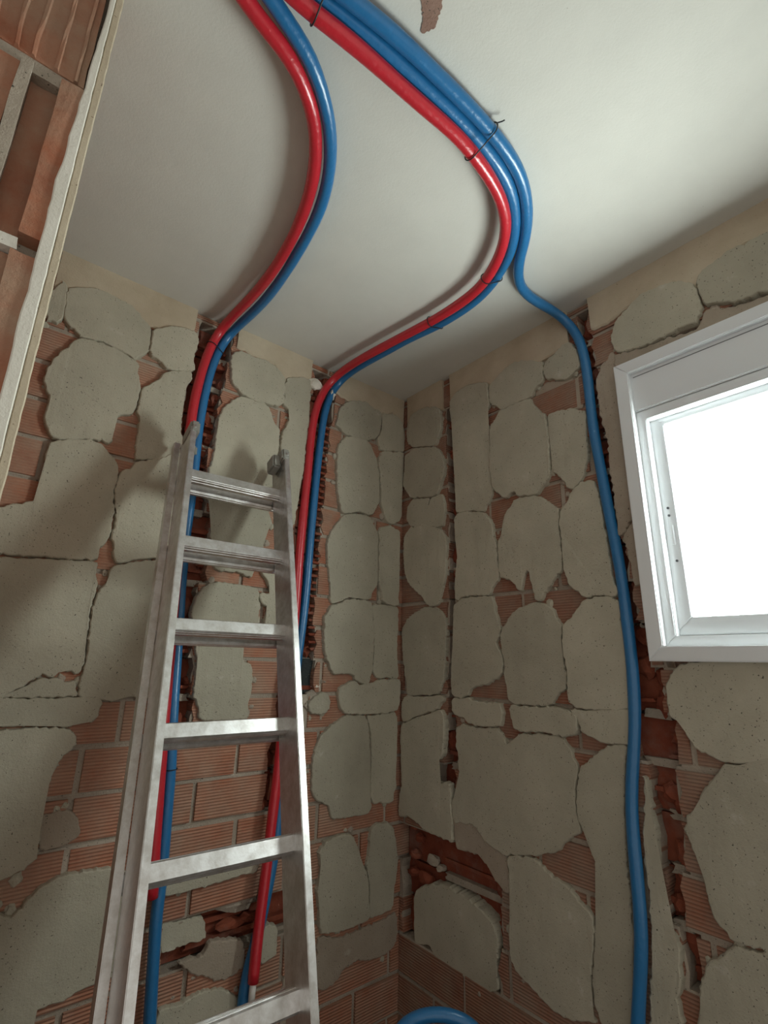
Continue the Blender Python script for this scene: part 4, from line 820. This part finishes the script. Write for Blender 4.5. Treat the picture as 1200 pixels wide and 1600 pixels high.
def edge_strip(name, mat, xa, xb, y, seed, amp):
    bm = bmesh.new()
    rows = []
    n = 170
    for i in range(n + 1):
        z = H * i / n
        l = xa + wiggle(0.3, z, 26, seed) * amp + wiggle(0.3, z, 90, seed) * amp * .5
        if z > 2.05 and seed == 3:
            l = min(xb - 0.002, l + (z - 2.05) * 0.022)
        r = xb + wiggle(0.7, z, 60, seed + 4) * 0.0008
        rows.append([bm.verts.new(c) for c in ((l, -0.69, z), (l, y + .002, z), (l + 0.0015, y, z), (r - 0.0015, y, z), (r, y + .003, z), (r, -0.69, z))])
    for r0, r1 in zip(rows, rows[1:]):
        for i in range(6):
            bm.faces.new((r0[i], r0[(i + 1) % 6], r1[(i + 1) % 6], r1[i]))
    bm.faces.new(rows[0])
    bm.faces.new(rows[-1])
    return link(name, bm, mat, wall_left)
edge_strip('plaster_edge', M_WHITE_GYPSUM, -1.2085, -1.1945, -0.7235, 3, 0.0022)
edge_strip('plaster_skim', M_BAND, -1.1946, -1.1855, -0.7215, 8, 0.0004)
link('stripped_face', boxes((-1.192, -1.1862, -0.70, 0.0, 0, H)), M_JAMB, wall_left)

# ---------------------------------------------------------------- window
window = link('window_1', boxes(), M_PVC) if False else None
win = empty('window_1', (0, (WY0 + WY1) / 2, WZ0))
tag(win, 'white aluminium window with glowing frosted pane in the right wall', 'window', kind='structure')
def wlink(name, bm, mat, parent=win):
    o = link(name, bm, mat)
    o.parent = parent
    base = Vector((0, 0, 0))
    p = parent
    while p is not None:
        base += p.location
        p = p.parent
    o.data.transform(Matrix.Translation(-base))
    return o

def mitred(y0, y1, z0, z1, w, x_front, x_back, side, lip=0.0):
    """One member of a rectangular frame with mitred ends; the front slopes back a little to the inside."""
    oy = {'l': (y0, y0), 'r': (y1, y1)}
    s = 1 if y1 > y0 else -1
    o = [(y0, z0), (y1, z0), (y1, z1), (y0, z1)]
    i = [(y0 + s * w, z0 + w), (y1 - s * w, z0 + w), (y1 - s * w, z1 - w), (y0 + s * w, z1 - w)]
    a, b = {'bottom': (0, 1), 'right': (1, 2), 'top': (2, 3), 'left': (3, 0)}[side]
    bm = bmesh.new()
    q = [o[a], o[b], i[b], i[a]]
    f = [bm.verts.new((x_front + (lip if k > 1 else 0), y, z)) for k, (y, z) in enumerate(q)]
    k = [bm.verts.new((x_back, y, z)) for y, z in q]
    bm.faces.new(f)
    bm.faces.new(k)
    for j in range(4):
        bm.faces.new((f[j], f[(j + 1) % 4], k[(j + 1) % 4], k[j]))
    e = [e for e in bm.edges if all(v in f for v in e.verts)]
    bmesh.ops.bevel(bm, geom=e, offset=0.002, segments=2, affect='EDGES')
    return bm

for side in ('bottom', 'right', 'top', 'left'):
    wlink('casing', mitred(WY0, WY1, WZ0, WZ1, 0.032, -0.022, 0.012, side, 0.003), M_PVC)
# fixed frame behind the casing, then the roller shutter box on top
FY0, FY1, FZ0, FZ1 = -0.868, -1.217, 1.541, 2.105
for side in ('bottom', 'right', 'top', 'left'):
    wlink('frame', mitred(FY0, FY1, FZ0, FZ1, 0.026, 0.000, 0.055, side), M_PVC)
bm = boxes((-0.004, 0.058, FY1, FY0, 2.106, 2.212))
bevelled(bm, 0.003)
sb = wlink('shutter_box', bm, M_PVC)
wlink('shutter_box_seam', boxes((-0.0046, 0.0, FY1 + 0.01, FY0 - 0.01, 2.1985, 2.2005)), M_GASKET, sb)
# the sash with its frosted pane
def sash(y0, y1, x_front, w=0.038):
    s = empty('sash', (0, 0, 0))
    s.parent = win
    s.location = (0, 0, 0)
    z0, z1 = 1.569, 2.098
    for side in ('bottom', 'right', 'top', 'left'):
        wlink('sash_rail', mitred(y0, y1, z0, z1, w, x_front, x_front + 0.024, side), M_PVC, s)
    wlink('glass_pane', boxes((x_front + 0.010, x_front + 0.016, min(y0, y1) + w - 0.003, max(y0, y1) - w + 0.003, z0 + w - 0.003, z1 - w + 0.003)), m_pane, s)
    return s
s1 = sash(-0.886, -1.199, 0.020)
bm = boxes((0.0175, 0.022, -0.913, -0.904, 1.768, 1.813))
bevelled(bm, 0.001)
wlink('latch_plate', bm, M_PVC, s1)
for (y, z) in ((-0.907, 1.855), (-0.907, 1.837), (-0.910, 1.731)):
    bm = bmesh.new()
    bmesh.ops.create_cone(bm, cap_ends=True, segments=12, radius1=0.0028, radius2=0.0028, depth=0.003,
                          matrix=Matrix.Translation((0.0195, y, z)) @ Matrix.Rotation(math.pi / 2, 4, 'Y'))
    wlink('screw', bm, M_SCREW, s1)

# ---------------------------------------------------------------- pipes
R_PIPE = 0.0132
LABELS = {
    'red1': 'red sleeved pipe of the left pair, running down behind the ladder',
    'blue1': 'blue sleeved pipe of the left pair, running down behind the ladder',
    'red2': 'red sleeved pipe of the middle bundle, ending cut off low on the wall',
    'blue2': 'blue sleeved pipe hugging the red one of the middle bundle',
    'blue3': 'blue sleeved pipe branching off alone down the window wall',
}
def pipe_name(key):
    return 'red_pipe' if key.startswith('red') else 'blue_pipe'
pipes = {}
for key, path in PIPE_PATHS.items():
    P = [Vector(p) for p in path]
    if key in ('blue1', 'blue2', 'blue3'):          # on down to the floor
        d = (P[-1] - P[-4]).normalized()
        d.z = min(d.z, -0.8)
        for _ in range(200):
            if P[-1].z + d.z * 0.03 < 0.02:
                break
            nxt = P[-1] + Vector((d.x * 0.25, 0, d.z)).normalized() * 0.03
            nxt.x = min(nxt.x, -0.02)
            P.append(nxt)
    def rad(t, key=key):
        return R_PIPE * (1 + 0.03 * math.sin(t * 90 + len(key)) * math.sin(t * 37))
    o = link(pipe_name(key), tube(P, rad, 18), M_RED if key.startswith('red') else M_BLUE, smooth=True)
    tag(o, LABELS[key], 'pipe', 'sleeved water pipes')
    pipes[key] = P
    if key == 'red2':
        d = (P[-1] - P[-3]).normalized()
        obj_end = link('inner_tube', tube([P[-1] - d * 0.01, P[-1] + d * 0.012, P[-1] + d * 0.036], 0.0078, 14), M_LINER, o, smooth=True)
        obj_end['label'] = 'white inner tube stub'
# short loop of blue pipe standing in the corner near the floor
loop = []
for k in range(33):
    a = math.pi * k / 32
    c = Vector((-0.226, -0.395, 0.714))
    w = Vector((0.072, -0.062, 0))
    loop.append(c - w * math.cos(a) + Vector((0, 0, 0.058 * math.sin(a))))
loop = [loop[0] + Vector((-0.02 * (1 - k / 24), 0, -0.70 * (1 - k / 24))) for k in range(24)] + loop
loop = loop + [loop[-1] + Vector((0.01 * k / 24, -0.02 * k / 24, -0.70 * k / 24)) for k in range(1, 25)]
o = link('blue_pipe', tube(loop, R_PIPE, 16), M_BLUE, smooth=True)
tag(o, 'bent loop of blue pipe low in the room corner', 'pipe', 'sleeved water pipes')

# wire ties round the pipes
def nearest(P, q):
    q = Vector(q)
    i = min(range(1, len(P) - 1), key=lambda i: (P[i] - q).length)
    return P[i], (P[i + 1] - P[i - 1]).normalized()

def tie(keys, at, label, tail=True):
    c0, t = nearest(pipes[keys[0]], at)
    cs = [c0]
    for k in keys[1:]:
        p = min(pipes[k], key=lambda p: abs((p - c0).dot(t)) + (p - c0).length * 0.3)
        p = p - t * (p - c0).dot(t)
        cs.append(p)
    ax = (cs[-1] - cs[0])
    ax = ax.normalized() if ax.length > 1e-5 else t.orthogonal().normalized()
    up = t.cross(ax)
    # support points of the circles all round the group give a tight loop
    r = R_PIPE + 0.0022
    path = []
    n = 40
    for k in range(n + 1):
        a = 2 * math.pi * k / n
        dr = ax * math.cos(a) + up * math.sin(a)
        c = max(cs, key=lambda c: c.dot(dr))
        path.append(c + dr * r)
    if tail:
        path.append(path[-1] + ax * 0.008 + t * 0.006)
        path.append(path[-1] + ax * 0.006 + Vector((0, 0, -0.004)))
    return tag(link('tie_wire', tube(path, 0.0013, 6), M_TIE, smooth=True), label, 'tie wire', 'wire ties round the pipes')

tie(['red2', 'blue2', 'blue3'], (-0.955, -0.873, 2.46), 'dark wire tie round three ceiling pipes at the upper picture edge', False)
tie(['red2', 'blue2', 'blue3'], (-0.585, -0.898, 2.46), 'dark wire tie round three ceiling pipes where the bundle starts bending')
tie(['red2', 'blue2'], (-0.293, -0.670, 2.46), 'dark wire tie round two pipes just past the blue branch', False)
tie(['red2', 'blue2'], (-0.292, -0.460, 2.46), 'dark wire tie round two pipes halfway between branch and wall', False)
tie(['red1', 'blue1'], (-0.780, 0.0, 2.392), 'dark wire tie round the left pipe pair where it enters the wall', False)
tie(['blue1'], (-0.735, -0.01, 1.242), 'dark wire tie round the single blue pipe behind the ladder', False)

# ---------------------------------------------------------------- ladder
LX, LY, LZ, PSI, LEAN, LW, TW, STEP = -0.8166, -0.135, 1.9537, -0.0268, 0.4022, 0.2438, -0.0881, 0.205
hv = Vector((math.cos(PSI), math.sin(PSI), 0))
nv = Vector((math.sin(PSI), -math.cos(PSI), 0))
dv = Vector((0, 0, -1)) * math.cos(LEAN) + nv * math.sin(LEAN)
NV = nv * math.cos(LEAN) + Vector((0, 0, 1)) * math.sin(LEAN)
sv = dv * math.cos(TW) + hv * math.sin(TW)             # down along the stiles
P0 = Vector((LX, LY, LZ))
LEN = LZ / -sv.z                                       # from the first rung to the floor
ladder = empty('aluminium_ladder', (LX - 0.05, LY - 0.75, 0))
tag(ladder, 'double aluminium ladder leaning against the stripped brick wall', 'ladder')

def lad(name, a0, a1, b0, b1, n0, n1, mat, bev=0.0012, shape=None, parent=ladder):
    """A ladder member: a across, b down the stiles, n towards the room."""
    bm = boxes((a0, a1, n0, n1, b0, b1))
    if bev:
        bevelled(bm, bev, 2)
    if shape:
        shape(bm)
    for v in bm.verts:
        a, n, bb = v.co
        v.co = P0 + hv * a + sv * bb + NV * n - ladder.location
    return link(name, bm, mat, parent)

def stile(a0, a1, n0, n1, b0, b1):
    """A channel-shaped stile: two flanges and a web, open towards the rungs' outside."""
    t = 0.0028
    bm = boxes((a0, a1, n0, n1, b0, b1))
    bevelled(bm, 0.0014, 2)
    for v in bm.verts:
        a, n, bb = v.co
        v.co = P0 + hv * a + sv * bb + NV * n - ladder.location
    s = link('stile', bm, M_ALU, ladder)
    return s

TOP = -0.115
END = LEN - 0.03
L0, L1, R0, R1 = -0.0245, -0.0100, 0.2400, 0.2545
st = [stile(L0, L1, -0.0465, 0.035, TOP, END), stile(R0, R1, -0.0465, 0.035, TOP, END)]
RL0, RL1, RR0, RR1 = -0.0400, -0.0255, 0.2555, 0.2700
st += [stile(RL0, RL1, -0.072, -0.047, TOP - 0.01, END), stile(RR0, RR1, -0.072, -0.047, TOP - 0.01, END)]

def rung(a0, a1, b, n_front, depth, high):
    """Box rung set square to the stiles: plain front, ribbed tread above, ribbed sole below."""
    r = 0.0016
    prof = [(0, 0.002), (0, high - 0.002), (-0.002, high)]
    for q in (0.30, 0.62):
        prof += [(-depth * q + 0.0035, high), (-depth * q + 0.002, high + r), (-depth * q - 0.002, high + r), (-depth * q - 0.0035, high)]
    prof += [(-depth + 0.002, high), (-depth, high - 0.002), (-depth, 0.002), (-depth + 0.002, 0)]
    for q in (0.70, 0.35):
        prof += [(-depth * q - 0.003, 0), (-depth * q - 0.002, -r), (-depth * q + 0.002, -r), (-depth * q + 0.003, 0)]
    prof += [(-0.002, 0)]
    bm = bmesh.new()
    rows = []
    for a in (a0, a1):
        rows.append([bm.verts.new(P0 + hv * a + sv * (b + h) + NV * (n_front + n) - ladder.location) for n, h in prof])
    k = len(prof)
    for i in range(k):
        bm.faces.new((rows[0][i], rows[0][(i + 1) % k], rows[1][(i + 1) % k], rows[1][i]))
    bm.faces.new(rows[0])
    bm.faces.new(rows[1])
    return link('rung', bm, M_ALU, ladder)

i = 0
while i * STEP < END - 0.05:
    rung(L1 - 0.002, R0 + 0.002, i * STEP, 0.0, 0.028, 0.028)
    rung(RL1 - 0.002, RR0 + 0.002, i * STEP + 0.003, -0.049, 0.021, 0.026)
    i += 1
# feet
for s_, (a0, a1, n0, n1) in zip(st, ((L0, L1, -0.0465, 0.035), (R0, R1, -0.0465, 0.035), (RL0, RL1, -0.072, -0.047), (RR0, RR1, -0.072, -0.047))):
    lad('rubber_foot', a0 - 0.002, a1 + 0.002, END - 0.02, LEN - 0.036 + 0.43 * (n1 + 0.0), n0 - 0.002, n1 + 0.002, M_RUBBER, 0.003, None, s_)
# hinge fittings at the top
def fitting(name, a0, a1, b0, b1, n0, n1, lab=None):
    o = lad(name, a0, a1, b0, b1, n0, n1, M_CAST, 0.005)
    if lab:
        o['label'] = lab
    return o
capl = fitting('end_cap', L0 - 0.002, L1 + 0.008, TOP - 0.022, TOP + 0.022, -0.030, 0.038, 'dull grey cast end cap')
fitting('hinge_plate', L1 + 0.012, L1 + 0.030, TOP - 0.018, TOP + 0.016, -0.060, -0.046)
capr = fitting('end_cap', R0 - 0.008, R1 + 0.002, TOP - 0.014, TOP + 0.026, -0.030, 0.038, 'dull grey cast end cap')
fitting('hinge_plate', R0 - 0.026, R0 - 0.001, TOP - 0.004, TOP + 0.044, -0.030, 0.016)
for cap, a, b in ((capl, L0 + 0.008, TOP + 0.004), (capr, R1 - 0.007, TOP + 0.010)):
    bm = bmesh.new()
    bmesh.ops.create_cone(bm, cap_ends=True, segments=14, radius1=0.0045, radius2=0.004, depth=0.006)
    rot = Matrix((hv, sv, NV)).transposed().to_4x4()
    bm.transform(Matrix.Translation(P0 + hv * a + sv * b + NV * 0.039 - ladder.location) @ rot)
    link('rivet', bm, M_ALU, cap)
